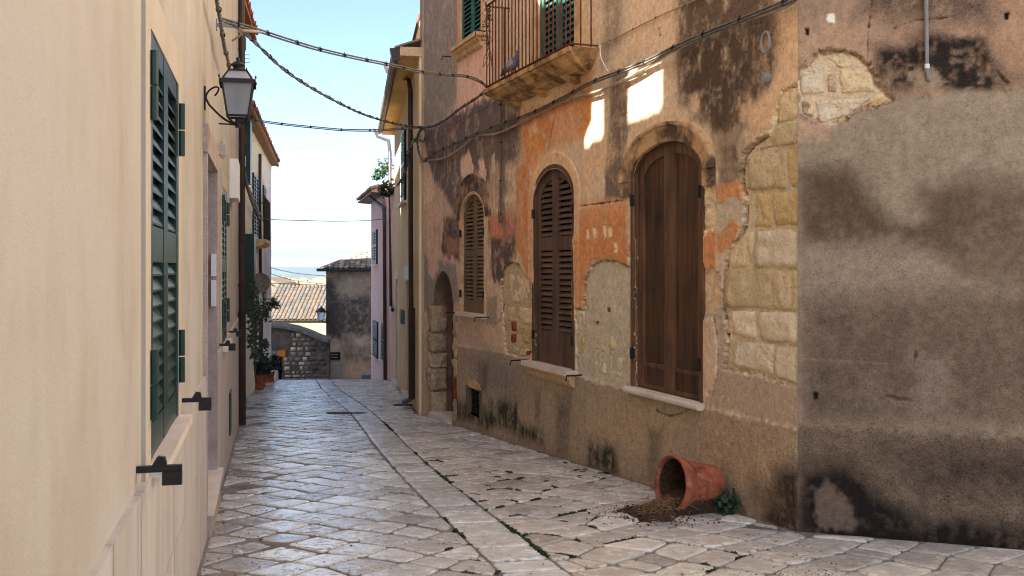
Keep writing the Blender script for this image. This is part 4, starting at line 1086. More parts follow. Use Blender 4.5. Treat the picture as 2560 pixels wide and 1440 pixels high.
obj('dark_backing', MB().box(RT, _u1a, _u1b, -0.2, -0.18, U1z, 6.5), MT['dark'], old)  # dark sheet stands in for the unlit room behind the louvres
sl = obj('sill', MB().box(RT, _u1a - 0.1, _u1b + 0.14, -0.05, 0.13, U1z - 0.06, U1z - 0.005), MT['moulding'], old)
prof = [(0.10, 0), (0.10, -0.04), (0.06, -0.07), (0.05, -0.12), (0.0, -0.15)]; mb = MB()
mb.strip([RT(_u1a - 0.06, o, U1z - 0.062 + z) for o, z in prof], [RT(_u1b + 0.1, o, U1z - 0.062 + z) for o, z in prof])
mb.add([RT(_u1a - 0.06, o, U1z - 0.062 + z) for o, z in prof] + [RT(_u1a - 0.06, 0, U1z - 0.062)], [tuple(range(6))]); obj('sill_moulding', mb, MT['moulding'], sl)
mb = MB()
for s0, s1 in ((_u1a - 0.13, _u1a), (_u1b, _u1b + 0.13)): mb.box(RT, s0, s1, -0.05, 0.02, U1z, 6.5)
obj('window_surround', mb, M('pale_surround', (220, 178, 142), (200, 158, 124), scale=4), old)
for u, v in ((1128, 142), (1214, 78)): stay(u, v, 0.14)
# balcony door
flat_louvre(RW, _bda, _bdb, BZ, 6.4, MT['green_old'], old, 0.03, 0.075, w=0.085, rails=[(4.9, 5.0)])
obj('dark_backing', MB().box(RT, _bda, _bdb, -0.22, -0.2, BZ, 6.4), MT['dark'], old)  # same dark sheet for the unlit room behind the balcony door
mb = MB()
for s0, s1 in ((_bda - 0.2, _bda), (_bdb, _bdb + 0.2)): mb.box(RT, s0, s1, -0.05, 0.025, BZ + 0.01, 6.4)
obj('door_surround', mb, MT['moulding'], old)
# balcony: stepped stone slab with a moulded underside and a rusty railing
b0, b1, bd = RW.hit(1500, 120)[0], RW.s_y(13.12), 0.36
prof = [(0, 0.0), (bd, 0.0), (bd, -0.05), (bd - 0.03, -0.054), (bd - 0.035, -0.08), (bd - 0.09, -0.10), (bd - 0.13, -0.14), (bd - 0.22, -0.165), (bd - 0.235, -0.19), (0.05, -0.205), (0, -0.205)]
mb = MB(); L = []
for s, ins in ((b0, 0.0), (b1, 0.0)):
    L.append([RT(s + (1 if s == b0 else -1) * 0.75 * (bd - max(o, 0.02)) * (1 if z < -0.07 else 0), o, BZ + z) for o, z in prof])
mb.strip(L[0], L[1]); mb.add(L[0], [tuple(range(len(prof)))]); mb.add(L[1], [tuple(range(len(prof)))[::-1]])
bal = obj('balcony', mb, MT['balcony'], old)
def bar(s, o, z0=0.02, z1=1.08, r=0.0085): obj('baluster', MB().tube([RT(s, o, BZ + z0), RT(s, o, BZ + z1)], r, 6), MT['rust'], bal)
n = 23
for i in range(n + 1): bar(b0 + 0.05 + (b1 - b0 - 0.1) * i / n, bd - 0.04)
for s in (b0 + 0.05, b1 - 0.05):
    for o in (0.08, 0.20): bar(s, o)
mb = MB()
for z in (0.03, 1.08):
    mb.box(RT, b0 + 0.03, b1 - 0.03, bd - 0.055, bd - 0.025, BZ + z, BZ + z + 0.014)
    for s in (b0 + 0.05, b1 - 0.05): mb.box(RT, s - 0.013, s + 0.013, 0.0, bd - 0.055, BZ + z, BZ + z + 0.014)
obj('rail', mb, MT['rust'], bal)
for i in range(3): obj('bracket_stone', MB().prism(lambda a, o, c, k=b0 + 0.5 + i * 0.9: RT(k + o, a, c), [(0, BZ - 0.207), (bd * 0.5, BZ - 0.207), (bd * 0.3, BZ - 0.24), (0.0, BZ - 0.28)], 0, 0.14), MT['balcony'], bal)

# doorway at the far end
reveal(A0, RW, 0.30, 0.02, M('doorway_reveal', (150, 128, 110), (118, 100, 90), scale=5), old, -1.4)
obj('door', MB().prism(RT, A0.outline(0.0, 20, -1.4), -0.34, -0.30), M('dark_doorway', (84, 70, 64), (66, 54, 50), scale=5), old)
dz = G(RT(A0.c, 0, 0).y)
obj('doorstep', MB().box(RT, A0.a - 0.02, A0.b + 0.02, -0.28, 0.10, dz - 0.1, dz + 0.07), MT['marble'], old)
zc = [dz, dz + 0.42, dz + 0.80, dz + 1.05, dz + 1.38, A0.zs + 0.02]
for i in range(5):
    stone_block('stone', RW, [(A0.b + 0.012, zc[i]), (A0.b + 0.30 + 0.05 * (i % 2), zc[i]), (A0.b + 0.30 + 0.05 * (i % 2), zc[i + 1] - 0.012), (A0.b + 0.012, zc[i + 1] - 0.012)], SP, old, 0.035, seed=200 + i, wall=True, rough=0.02)
JW = Wall(RT(A0.b, 0, 0).xy, -RW.n, -RW.d)           # inner face of the far jamb
for i in range(5):
    stone_block('stone', JW, [(-0.03, zc[i]), (0.22, zc[i]), (0.22, zc[i + 1] - 0.012), (-0.03, zc[i + 1] - 0.012)], SP, old, 0.03, seed=220 + i, wall=True, rough=0.02)
for i in range(5):
    stone_block('stone' if i != 1 else 'brick', RW, [(A0.a - 0.22, zc[i]), (A0.a - 0.012, zc[i]), (A0.a - 0.012, zc[i + 1] - 0.012), (A0.a - 0.20, zc[i + 1] - 0.012)], SP if i != 1 else MT['brick'], old, 0.022, seed=240 + i, wall=True, rough=0.02)
# cellar vent
obj('vent_recess', MB().box(RT, va, vb, -0.16, -0.14, vz0, vz1), MT['dark'], old)
mb = MB()
for i in range(8):
    s = va + (vb - va) * (i + 0.5) / 8; mb.box(RT, s - 0.006, s + 0.006, -0.05, -0.038, vz0, vz1)
for i in range(7):
    z = vz0 + (vz1 - vz0) * (i + 0.5) / 7; mb.box(RT, va, vb, -0.038, -0.03, z - 0.006, z + 0.006)
obj('vent_grille', mb, MT['black'], old)
mb = MB(); cs, hs = (va + vb) / 2, (vb - va) / 2
mb.prism(RT, [(va - 0.02, vz1), (vb + 0.02, vz1)] + [(cs + (hs + 0.02) * math.cos(math.pi * i / 8), vz1 + 0.11 * math.sin(math.pi * i / 8)) for i in range(1, 8)], -0.02, 0.02); obj('vent_arch', mb, MT['moulding'], old)
vm = M('vent_cement', (120, 104, 94), (100, 86, 78), scale=6)
for s0, s1 in ((va - 0.07, va), (vb, vb + 0.07)): obj('vent_jamb', MB().box(RT, s0, s1, -0.06, 0.03, vz0, vz1 + 0.02), vm, old)
# ring, little box, pilaster at the far corner
s, z = RW.hit(1927, 107); c = RT(s, 0.05, z); mb = MB()
mb.tube([c + Vector((RW.d.x * 0.055 * math.cos(a), RW.d.y * 0.055 * math.cos(a), 0.08 * math.sin(a))) for a in [i * math.pi / 12 for i in range(25)]], 0.010, 6, False)
mb.tube([RT(s, -0.02, z + 0.075), RT(s, 0.06, z + 0.078)], 0.012, 6); obj('tether_ring', mb, MT['pvc'], old)
s, z = RW.hit(1922, 195); mb = MB(); mb.lathe(Matrix.Translation(RT(s, 0.0, z)) @ RW.n.to_3d().to_track_quat('Z', 'Y').to_matrix().to_4x4(), [(0, 0.045), (0.02, 0.045), (0.022, 0.04), (0.038, 0.035), (0.042, 0.0)], 12); obj('junction_cap', mb, MT['pvc'], old)
obj('corner_pilaster', MB().box(RT, RWL - 0.12, RWL + 0.03, -0.1, 0.03, -1.3, 8.5), M('pale_pilaster', (196, 180, 158), (168, 150, 132), scale=3, stretch=(1, 1, 0.3)), old)
# conduit on the near wall
s, z = FW.hit(2316, 0); s2, z2 = FW.hit(2318, 180)
mb = MB(); mb.tube([FT(s, 0.03, 4.3), FT(s, 0.03, z), FT(s2, 0.03, z2), FT(s2 + 0.01, 0.02, z2 - 0.05), FT(s2 + 0.02, -0.03, z2 - 0.075)], 0.014, 8)
cd = obj('conduit', mb, MT['pvc'], old)
obj('conduit_clip', MB().tube([FT(s2, 0.03, z2 + 0.02), FT(s2, 0.03, z2 + 0.05)], 0.018, 8), MT['white'], cd)

# ---------------------------------------------------------------- left house
def wall_rects(mb, W, s0, s1, z0, z1, holes, depth):
    """front face with rectangular openings and their reveals"""
    T = W.pt
    ss = sorted(set([s0, s1] + [x for h in holes for x in h[:2]])); zs = sorted(set([z0, z1] + [x for h in holes for x in h[2:4]]))
    for a, b in zip(ss[:-1], ss[1:]):
        for c, d in zip(zs[:-1], zs[1:]):
            m, k = (a + b) / 2, (c + d) / 2
            if any(h[0] < m < h[1] and h[2] < k < h[3] for h in holes): continue
            mb.add([T(a, 0, c), T(b, 0, c), T(b, 0, d), T(a, 0, d)], [(0, 1, 2, 3)])
    for a, b, c, d in holes:
        ol = [(a, c), (a, d), (b, d), (b, c), (a, c)]
        mb.strip([T(s, 0, z) for s, z in ol], [T(s, -depth, z) for s, z in ol])
LT = LW.pt
left = thing('house', LT(6, 0, G(6)), 'smooth cream house with dark green shutters and pale stone plinth', 'house')
w1a, w1b = LW.hit(367, 700)[0], LW.hit(439, 700)[0]; W1z0, W1z1 = 0.765, LW.hit(367, 68)[1]
w2a, w2b = LW.hit(551.5, 700)[0], LW.hit(564, 700)[0]; W2z0, W2z1 = 0.72, LW.hit(551, 460)[1]
da, db = LW.s_y(7.1), LW.s_y(8.5); Dz0, Dz1 = G(7.5) + 0.18, LW.hit(506, 378)[1]
LEND = LW.s_y(15.75); PZ = 0.73
holes = [(w1a, w1b, W1z0, W1z1), (w2a, w2b, W2z0, W2z1), (da, db, -1.2, Dz1)]
LS0, LTOP = -9.0, 7.9
mb = MB(); wall_rects(mb, LW, LS0, LEND, -1.3, LTOP, holes, 0.28); house_back(mb, LW, LS0, LEND, -1.3, LTOP, 8.0)
obj('wall', mb, MT['cream'], left)
# unseen screen added above the frame, pierced to shape the old wall's sun patches
def to_screen(u, v):                                  # where the sun ray through a place on the old wall crosses this house's front
    s_, z_ = RW.hit(u, v); p = RW.pt(s_, 0, z_).xy; S2 = Vector(SUN_AZ); t_ = (LW.p - p).dot(LW.n) / S2.dot(LW.n); q = p + S2 * t_
    return (q - LW.p).dot(LW.d), z_ + t_ * math.tan(SUN_ELEV)
gq = [[to_screen(*p) for p in g] for g in (((1572, 116), (1622, 102), (1622, 284), (1572, 300)), ((1622, 140), (1634, 136), (1634, 278), (1622, 284)), ((1634, 102), (1688, 92), (1688, 266), (1634, 276)),
      ((1482, 198), (1534, 178), (1534, 336), (1482, 346)), ((1464, 300), (1482, 296), (1482, 346), (1464, 362)))]
mb = MB()
def screen_top(x): return 11.4 if x < 0.0 else (9.6 if x < 6.0 else 10.3)
xs = sorted(set(round(x, 5) for x in [LS0, 0.0, 6.0, LEND] + [g[k][0] for g in gq for k in (0, 1)]))
for a, b in zip(xs[:-1], xs[1:]):
    m_ = (a + b) / 2; zt_ = screen_top(m_); zl = LTOP + 0.004
    for g in gq:
        if g[1][0] < m_ < g[0][0]:
            if min(g[2][1], g[3][1]) > zl: mb.prism(LT, [(a, zl), (b, zl), (b, g[3][1]), (a, g[2][1])], -0.2, -0.003)
            mb.prism(LT, [(a, g[1][1]), (b, g[0][1]), (b, zt_), (a, zt_)], -0.2, -0.003); break
    else: mb.box(LT, a, b, -0.2, -0.003, zl, zt_)
obj('sun_leak_block', MB().box(LT, 9.0, LEND - 0.01, -8.0, -0.21, LTOP + 0.003, 9.2), MT['cream'], left)  # unseen block added to stop sun leaking onto the ochre house
obj('sun_patch_screen', mb, MT['cream'], left)
# flat raised surrounds
for a, b, z0, z1, m in ((w1a, w1b, W1z0 - 0.05, W1z1, 0.17), (w2a, w2b, W2z0 - 0.05, W2z1, 0.15)):
    mb = MB()
    mb.box(LT, a - m, a, -0.02, 0.015, PZ - 0.12, z1 + m).box(LT, b, b + m, -0.02, 0.015, PZ - 0.12, z1 + m).box(LT, a, b, -0.02, 0.0148, z1, z1 + m)
    obj('window_surround', mb, MT['cream_flat'], left)
# plinth slabs, two courses
def slab_run(s0, s1):
    s = s0; k = 0
    while s < s1 - 0.02:
        e = min(s + 0.62, s1)
        if s1 - e < 0.15: e = s1
        obj('plinth_slab', MB().box(LT, s + 0.002, e - 0.002, -0.01, 0.022 + 0.0015 * (k % 3), 0.212, PZ), MT['travertine'], left)
        obj('plinth_slab', MB().box(LT, s + 0.002 + 0.0, e - 0.002, -0.01, 0.0225 + 0.0015 * ((k + 1) % 3), -1.2, 0.208), MT['travertine'], left)
        s = e; k += 1
slab_run(-1.5, da - 0.06); slab_run(db + 0.06, LEND)
# shutters
def left_window(a, b, z0, z1, pitch, mid):
    obj('dark_backing', MB().box(LT, a, b, -0.16, -0.15, z0, z1), MT['dark'], left)  # dark sheet in place of the unlit room, no glass
    flat_louvre(LW, a + 0.005, b - 0.005, z0 + 0.005, z1 - 0.005, MT['green'], left, -0.012, pitch, w=0.085, rails=[(mid, mid + 0.14)], rel=0.8)
    obj('sill', MB().box(LT, a - 0.06, b + 0.06, -0.1, 0.075, z0 - 0.045, z0 - 0.002), MT['marble'], left)
left_window(w1a, w1b, W1z0, W1z1, 0.062, 1.52); left_window(w2a, w2b, W2z0, W2z1, 0.062, 1.45)
for s, zz in ((w1a - 0.014, (0.93, 2.05)), (w1b + 0.014, (0.93, 2.05)), (w2a - 0.014, (0.9, 1.95)), (w2b + 0.014, (0.9, 1.95))):
    for z in zz:
        mb = MB(); mb.tube([LT(s, 0.028, z), LT(s, 0.028, z + 0.125)], 0.016, 8); mb.tube([LT(s, 0.028, z + 0.132), LT(s, 0.028, z + 0.26)], 0.016, 8)
        obj('hinge', mb, MT['green'], left)
def holdback(u, v):                                  # black sprung shutter stop on the wall
    s, z = LW.hit(u, v); T = LT; mb = MB()
    mb.box(T, s - 0.012, s + 0.012, -0.01, 0.15, z, z + 0.022).box(T, s - 0.02, s + 0.02, 0.085, 0.15, z - 0.045, z + 0.0)
    mb.prism(lambda a, o, c: T(s + o, a, c), [(0.05, z + 0.022), (0.10, z + 0.022), (0.095, z + 0.05), (0.07, z + 0.055)], -0.012, 0.012)
    obj('shutter_stop', mb, MT['black'], left)
for u, v in ((341, 1182), (455, 1006), (548, 865), (571, 832)): holdback(u, v)
# doorway
obj('door', MB().box(LT, da, db, -0.30, -0.27, -1.2, Dz1), M('door_wood', (92, 70, 58), (74, 56, 48), bst=0.1), left)
mb = MB(); mb.box(LT, db - 0.004, db + 0.06, -0.27, 0.03, -1.2, Dz1 + 0.0); mb.box(LT, da - 0.06, da + 0.004, -0.27, 0.03, -1.2, Dz1)
obj('door_jamb', mb, MT['jamb'], left)
obj('lintel', MB().box(LT, da - 0.10, db + 0.08, -0.27, 0.034, Dz1 + 0.002, Dz1 + 0.2), MT['jamb'], left)
zt = G(7.8) + 0.24
obj('doorstep', MB().box(LT, da - 0.05, db + 0.08, -0.26, 0.075, zt - 0.035, zt), MT['marble'], left)
obj('step_riser', MB().box(LT, da - 0.03, db + 0.06, -0.2, 0.055, -1.0, zt - 0.037), MT['jamb'], left)
# small fittings: plates, hatch, alarm light
def plate(name, u0, u1, v0, v1, mat, th=0.02, W=LW, parent=left, base=0.0):
    s0, z1 = W.hit((u0 + u1) / 2, v0); _, z0 = W.hit((u0 + u1) / 2, v1); a, b = W.hit(u0, v0)[0], W.hit(u1, v0)[0]
    return obj(name, MB().box(W.pt, min(a, b), max(a, b), base - 0.02, base + th, z0, z1), mat, parent)
plate('intercom', 533.5, 536, 635, 690, MT['white']); plate('letter_plate', 533.5, 535.5, 700, 765, MT['white'])
plate('utility_hatch', 566.5, 570, 978, 1082, MT['green'], 0.02, base=0.024)
s, z = LW.hit(540, 365); mb = MB(); mb.box(LT, s - 0.05, s + 0.05, 0, 0.05, z - 0.08, z + 0.02); mb.ball(LT(s, 0.06, z - 0.03), (0.04, 0.04, 0.085)); obj('alarm_lamp', mb, M('grey_lamp_box', (196, 186, 170), None, bst=0), left)
plate('service_box', 574, 580, 405, 500, MT['white'], 0.10)
# brown drainpipe at the far corner
def pipe(W, pts, r, mat, parent, name='drainpipe', o=None, k=8):
    o = r + 0.02 if o is None else o
    P3 = [W.pt(*(lambda h: (h[0], p[2] if len(p) > 2 else o, h[1]))(W.hit(p[0], p[1]))) for p in pts]
    return obj(name, MB().tube(P3, r, k), mat, parent)
sD = LW.s_y(15.2); zb = G(15.2)
dp = obj('drainpipe', MB().tube([LT(sD, 0.07, 9.0), LT(sD, 0.07, zb + 0.02)], 0.05, 10), MT['brownpipe'], left)
obj('pipe_shoe', MB().tube([LT(sD, 0.07, zb + 1.72), LT(sD, 0.07, zb + 1.70), LT(sD, 0.07, zb + 0.0)], [0.07, 0.062, 0.062], 10), MT['brownpipe'], dp)
for z in (1.2, 3.0, 4.8): obj('pipe_clip', MB().tube([LT(sD, 0.07, z), LT(sD, 0.07, z + 0.05)], 0.056, 10), MT['brownpipe'], dp)

# ---------------------------------------------------------------- street lantern
s, z = LW.hit(510, 245)
lp = thing('wall_lantern', LT(s, 0, z), 'black iron lantern with frosted panes on a scroll bracket by the cream wall', 'lantern')
D = 0.235                                            # reach from the wall
def XP(a, o, c): return LT(s + a, o, z + c)
obj('wall_plate', MB().box(XP, -0.02, 0.02, 0.0, 0.012, -0.085, 0.085), MT['black'], lp)
arc = [(0.0, 0.012, 0.0)] + [(0, 0.012 + (D - 0.012) * t, -0.02 - 0.16 * math.sin(t * math.pi / 2)) for t in [i / 10 for i in range(1, 11)]]
scroll = [(0, 0.012 + 0.055 * (1 - math.cos(a)) * (1 - a * 0.06), 0.0 + 0.075 * math.sin(a * 0.75) + a * 0.004) for a in [i * 0.32 for i in range(14)]]
mb = MB(); mb.tube([XP(*p) for p in arc], 0.008, 6); mb.tube([XP(*p) for p in scroll], 0.007, 6); mb.tube([XP(0, 0.10, -0.18), XP(0, D, -0.185)], 0.006, 6)
obj('bracket', mb, MT['black'], lp)
hc = -0.185                                          # top of the arm under the lantern
def ring4(h, w): return [XP(w * sx, D + w * sy, h) for sx, sy in ((-1, -1), (1, -1), (1, 1), (-1, 1))]
zb0, zt0, wb, wt = hc + 0.06, hc + 0.30, 0.072, 0.108
mb = MB(); mb.tube([XP(0, D, hc - 0.02), XP(0, D, hc + 0.05)], 0.02, 8)
lo, hi = ring4(zb0, wb), ring4(zt0, wt)
for i in range(4):
    mb.tube([lo[i], hi[i]], 0.0075, 4); mb.tube([lo[i], lo[(i + 1) % 4]], 0.009, 4); mb.tube([hi[i], hi[(i + 1) % 4]], 0.011, 4)
    c = [XP(0, D, hc + 0.01), (lo[i] + XP(0, D, hc + 0.01)) / 2 + Vector((0, 0, -0.018)), lo[i]]; mb.tube(c, 0.006, 5)
obj('lantern_frame', mb, MT['black'], lp)
for i in range(4):
    j = (i + 1) % 4; mb = MB(); cen = XP(0, D, (zb0 + zt0) / 2); q = [lo[i], lo[j], hi[j], hi[i]]
    q2 = [p + (cen - p) * 0.03 for p in q]; mb.add(q + q2, [(0, 1, 2, 3), (7, 6, 5, 4), (0, 4, 5, 1), (1, 5, 6, 2), (2, 6, 7, 3), (3, 7, 4, 0)]); obj('pane', mb, MT['glass'], lp)
obj('lamp_holder', MB().tube([XP(0, D, hc + 0.30), XP(0, D, hc + 0.18), XP(0, D, hc + 0.12)], [0.02, 0.03, 0.012], 8), MT['pvc'], lp)
mb = MB(); e0, e1, e2, e3 = ring4(zt0 - 0.018, 0.128), ring4(zt0 + 0.012, 0.126), ring4(zt0 + 0.022, 0.10), ring4(zt0 + 0.085, 0.062)
for A_, B_ in ((e0, e1), (e1, e2)): mb.strip(A_ + A_[:1], B_ + B_[:1])
for i in range(4): mb.tube([e2[i], e3[i]], 0.008, 4); mb.tube([e3[i], e3[(i + 1) % 4]], 0.008, 4); mb.ball(e1[i] + Vector((0, 0, 0.014)), (0.007, 0.007, 0.014), 6, 4); mb.ball(e3[i] + Vector((0, 0, 0.012)), (0.005, 0.005, 0.01), 6, 4)
mb.add(e3, [(0, 1, 2, 3)]); obj('lantern_roof', mb, MT['black'], lp)
for i in range(4): mb = MB(); j = (i + 1) % 4; mb.add([e2[i], e2[j], e3[j], e3[i]], [(0, 1, 2, 3)]); obj('roof_pane', mb, MT['glass'], lp)
mb = MB(); mb.lathe(Matrix.Translation(XP(0, D, zt0 + 0.085)), [(0.05, 0), (0.036, 0.012), (0.034, 0.035), (0.052, 0.045), (0.05, 0.052), (0.022, 0.072), (0.010, 0.078), (0.015, 0.09), (0.012, 0.1), (0.0, 0.106)], 16)
obj('finial', mb, MT['black'], lp, smooth=True)

# ---------------------------------------------------------------- roof tiles
def tile_mesh(name, w, l, mat):
    mb = MB(); k = 6
    for y, r in ((0, 0.5), (l, 0.42)):
        for i in range(k + 1):
            a = math.pi * i / k; mb.v.append((-w * r * math.cos(a), y, w * 0.42 * math.sin(a) * r * 2))
    mb.f = [(i, i + 1, k + 2 + i, k + 1 + i) for i in range(k)]
    b = len(mb.v)
    for i in range(k + 1):
        a = math.pi * i / k; mb.v.append((-w * 0.40 * math.cos(a), 0, w * 0.42 * math.sin(a) * 0.8))
    mb.f += [(i, b + i, b + i + 1, i + 1) for i in range(k)]
    me = bpy.data.meshes.new(name); me.from_pydata(mb.v, [], mb.f); me.materials.append(mat); return me
def tile_roof(parent, org, along, up, nc, nr, w, l, mats, rs):
    """rows of barrel tiles, each a piece of its own, on a slope: org = eave corner"""
    along = Vector(along).normalized(); up = Vector(up).normalized(); nrm = along.cross(up)
    if nrm.z < 0: nrm = -nrm
    Lr = root_loc(parent); ms = [tile_mesh('roof_tile', w, l * 1.18, m) for m in mats]
    R = Matrix((along, up, nrm)).transposed().to_4x4()
    for i in range(nc):
        for j in range(nr):
            p = Vector(org) + along * ((i + 0.5) * w) + up * (j * l + rs.uniform(-0.02, 0.02)) + nrm * (0.012 + 0.012 * (j % 2) * 0 + rs.uniform(0, 0.01)) - Lr
            o = link('roof_tile', ms[rs.randrange(len(ms))], parent)
            o.matrix_local = Matrix.Translation(p) @ R @ Matrix.Rotation(rs.uniform(-0.03, 0.03), 4, 'Z') @ Matrix.Rotation(-0.05, 4, 'X')

# ---------------------------------------------------------------- houses further down on the left
rt = random.Random(21)
T2 = L2.pt
sA0, sA1 = 0.0, L2.s_y(19.5)
near2 = thing('house', T2(0.6, 0, G(16.5)), 'narrow cream house with bright orange tiled eaves beyond the brown drainpipe', 'house')
mb = MB(); wall_rects(mb, L2, sA0, sA1, -1.6, 5.75, [], 0.1); house_back(mb, L2, sA0, sA1, -1.6, 5.75, 6.0); obj('wall', mb, MT['whitewash'], near2)
mb = MB(); mb.box(T2, sA0, sA1 - 0.004, -0.5, 0.12, 5.75, 5.97); obj('cornice', mb, MT['sunwall'], near2)
up = Vector((-L2.n.x, -L2.n.y, 0.42)); rf = obj('roof', MB().prism(lambda a, o, c: T2(o, a, c), [(0.32, 5.99), (-4, 7.8), (-4, 7.7), (0.32, 5.94)], sA0, sA1), MT['tile_orange'], near2)
tile_roof(near2, T2(sA0, 0.34, 6.0), Vector((L2.d.x, L2.d.y, 0)), up, int((sA1 - sA0) / 0.17), 5, 0.17, 0.34, [MT['tile_orange']], rt)
def box_on(name, W, u0, u1, v0, v1, o0, o1, mat, parent):
    a, b = W.hit(u0, v0)[0], W.hit(u1, v0)[0]; m = (u0 + u1) / 2; z1, z0 = W.hit(m, v0)[1], W.hit(m, v1)[1]
    return obj(name, MB().box(W.pt, min(a, b), max(a, b), o0, o1, z0, z1), mat, parent)
obj('shade_block', MB().box(T2, sA0, sA1, -6.0, -0.9, 5.76, 10.3), MT['sunwall'], near2)  # unseen block added to keep the ochre front in shade
box_on('shutter', L2, 598.5, 603, 585, 780, 0.0, 0.28, MT['green'], near2)
for k in range(3): box_on('meter_box', L2, 600 + k * 2, 602.4 + k * 2, 345 + 22 * k, 372 + 22 * k, 0.0, 0.06, MT['pvc'], near2)
sB0, sB1 = L2.s_y(19.5), L2.s_y(30.7)
far2 = thing('house', T2(6, 0, G(24)), 'weathered whitewashed house with tiled eaves, green shutters and small balcony', 'house')
EZ = 4.62
mb = MB(); wall_rects(mb, L2, sB0, sB1, -3.2, EZ, [], 0.1); house_back(mb, L2, sB0, sB1, -3.2, EZ, 9.0); 
PB = Paint(L2, sB0, sB1, -2.6, EZ, 0.03, (206, 202, 196))
PB.area([(600, 280), (690, 280), (690, 500), (600, 470)], (226, 208, 176), 0.9, soft=0.4, amp=0.3)  # warm cream tone paints sunlight onto the upper front
PB.area([(600, 560), (690, 560), (690, 760), (600, 780)], (150, 146, 142), 0.7, soft=0.4, amp=0.7, streak=0.5, mott=0.6)
PB.area([(640, 440), (660, 440), (660, 780), (640, 780)], (172, 166, 162), 0.6, soft=0.3, amp=0.6, streak=0.5, mott=0.6)
PB.vary(); PB.d *= 2; PB.d += 0.008
obj('rear_wall', mb, MT['whitewash'], far2); PB.build('wall', far2)
mb = MB(); mb.prism(lambda a, o, c: T2(o, a, c), [(0.22, EZ + 0.06), (-4.5, EZ + 2.1), (-9, EZ + 1.5), (-9, EZ), (0.2, EZ + 0.0)], sB0, sB1 + 0.08); obj('roof', mb, MT['tile'], far2)
tile_roof(far2, T2(sB0, 0.24, EZ + 0.075), Vector((L2.d.x, L2.d.y, 0)), Vector((-L2.n.x, -L2.n.y, 0.44)), int((sB1 - sB0) / 0.2), 4, 0.2, 0.36, [MT['tile'], MT['tile_orange']], rt)
obj('shade_block', MB().box(T2, sB0 + 0.01, sB1 - 0.5, -9.0, -1.2, EZ + 0.01, 10.4), MT['sunwall'], far2)  # unseen added mass that shades the pink and end houses
mb = MB(); mb.tube([T2(sB0, 0.20, EZ + 0.02), T2(sB1, 0.20, EZ + 0.02)], 0.05, 6); obj('gutter', mb, M('ochre_gutter', (176, 128, 76), (150, 104, 60), bst=0.1), far2)
def shutter_on(W, u0, u1, v0, v1, mat, parent, pitch=0.07, o=-0.03, back=True):
    a, b = sorted((W.hit(u0, v0)[0], W.hit(u1, v0)[0])); m = (u0 + u1) / 2; z1, z0 = W.hit(m, v0)[1], W.hit(m, v1)[1]
    flat_louvre(W, a, b, z0, z1, mat, parent, o, pitch, w=0.06, rails=[((z0 + z1) / 2, (z0 + z1) / 2 + 0.07)])
    if back: obj('dark_backing', MB().box(W.pt, a, b, -0.01, 0.012, z0, z1), MT['dark'], parent)  # dark sheet on the wall stands in for the unlit opening
    return a, b, z0, z1
shutter_on(L2, 656, 661.5, 466, 555, MT['green'], far2, 0.09, -0.05)
a, b, z0, z1 = shutter_on(L2, 630, 641, 438, 601, MT['green'], far2, 0.09, -0.05)
shutter_on(L2, 630, 642, 690, 800, MT['green'], far2, 0.09, -0.05); shutter_on(L2, 655, 661, 700, 790, MT['green'], far2, 0.09, -0.05)
box_on('shutter', L2, 611, 615, 300, 460, 0.0, 0.12, MT['green'], far2)
ba = obj('balcony', MB().prism(lambda x, o, c: T2(o, x, c), [(0, z0), (0.33, z0), (0.33, z0 - 0.07), (0.22, z0 - 0.16), (0, z0 - 0.18)], a - 0.5, b + 0.35), MT['moulding'], far2)
mb = MB(); mb.tube([T2(a - 0.5, 0.3, z0 + 0.95), T2(b + 0.35, 0.3, z0 + 0.95), T2(b + 0.35, 0, z0 + 0.95)], 0.015, 5); obj('rail', mb, MT['black'], ba)
for i in range(14): s_ = a - 0.48 + (b - a + 0.81) * i / 13; obj('baluster', MB().tube([T2(s_, 0.3, z0), T2(s_, 0.3, z0 + 0.95)], 0.009, 5), MT['black'], ba)
for i in range(3): obj('baluster', MB().tube([T2(b + 0.35, 0.05 + 0.1 * i, z0), T2(b + 0.35, 0.05 + 0.1 * i, z0 + 0.95)], 0.009, 5), MT['black'], ba)
pipe(L2, [(644, 385), (643, 470), (645, 690)], 0.04, MT['brownpipe'], far2)
pipe(L2, [(615, 470), (628, 500), (640, 530), (650, 545)], 0.025, MT['pvc'], far2, 'conduit', 0.06)
mb = MB(); c = T2(*(lambda h: (h[0], 0.25, h[1]))(L2.hit(622, 712))); mb.lathe(Matrix.Translation(c) @ Matrix.Rotation(math.radians(70), 4, 'X'), [(0.0, 0.0), (0.12, 0.02), (0.2, 0.06), (0.24, 0.11)], 14); mb.tube([c, T2(L2.hit(622, 712)[0], 0, L2.hit(622, 712)[1] + 0.1)], 0.015, 5)
obj('satellite_dish', mb, M('grey_dish', (150, 138, 126), (120, 108, 98), bst=0), far2, smooth=True)
obj('doorstep', MB().box(T2, L2.s_y(25.5), L2.s_y(29), 0.0, 0.30, G(28) - 0.4, G(26) + 0.06), MT['marble'], far2)
box_on('doorway', L2, 646, 656, 800, 965, 0.0, 0.02, MT['dark'], far2)

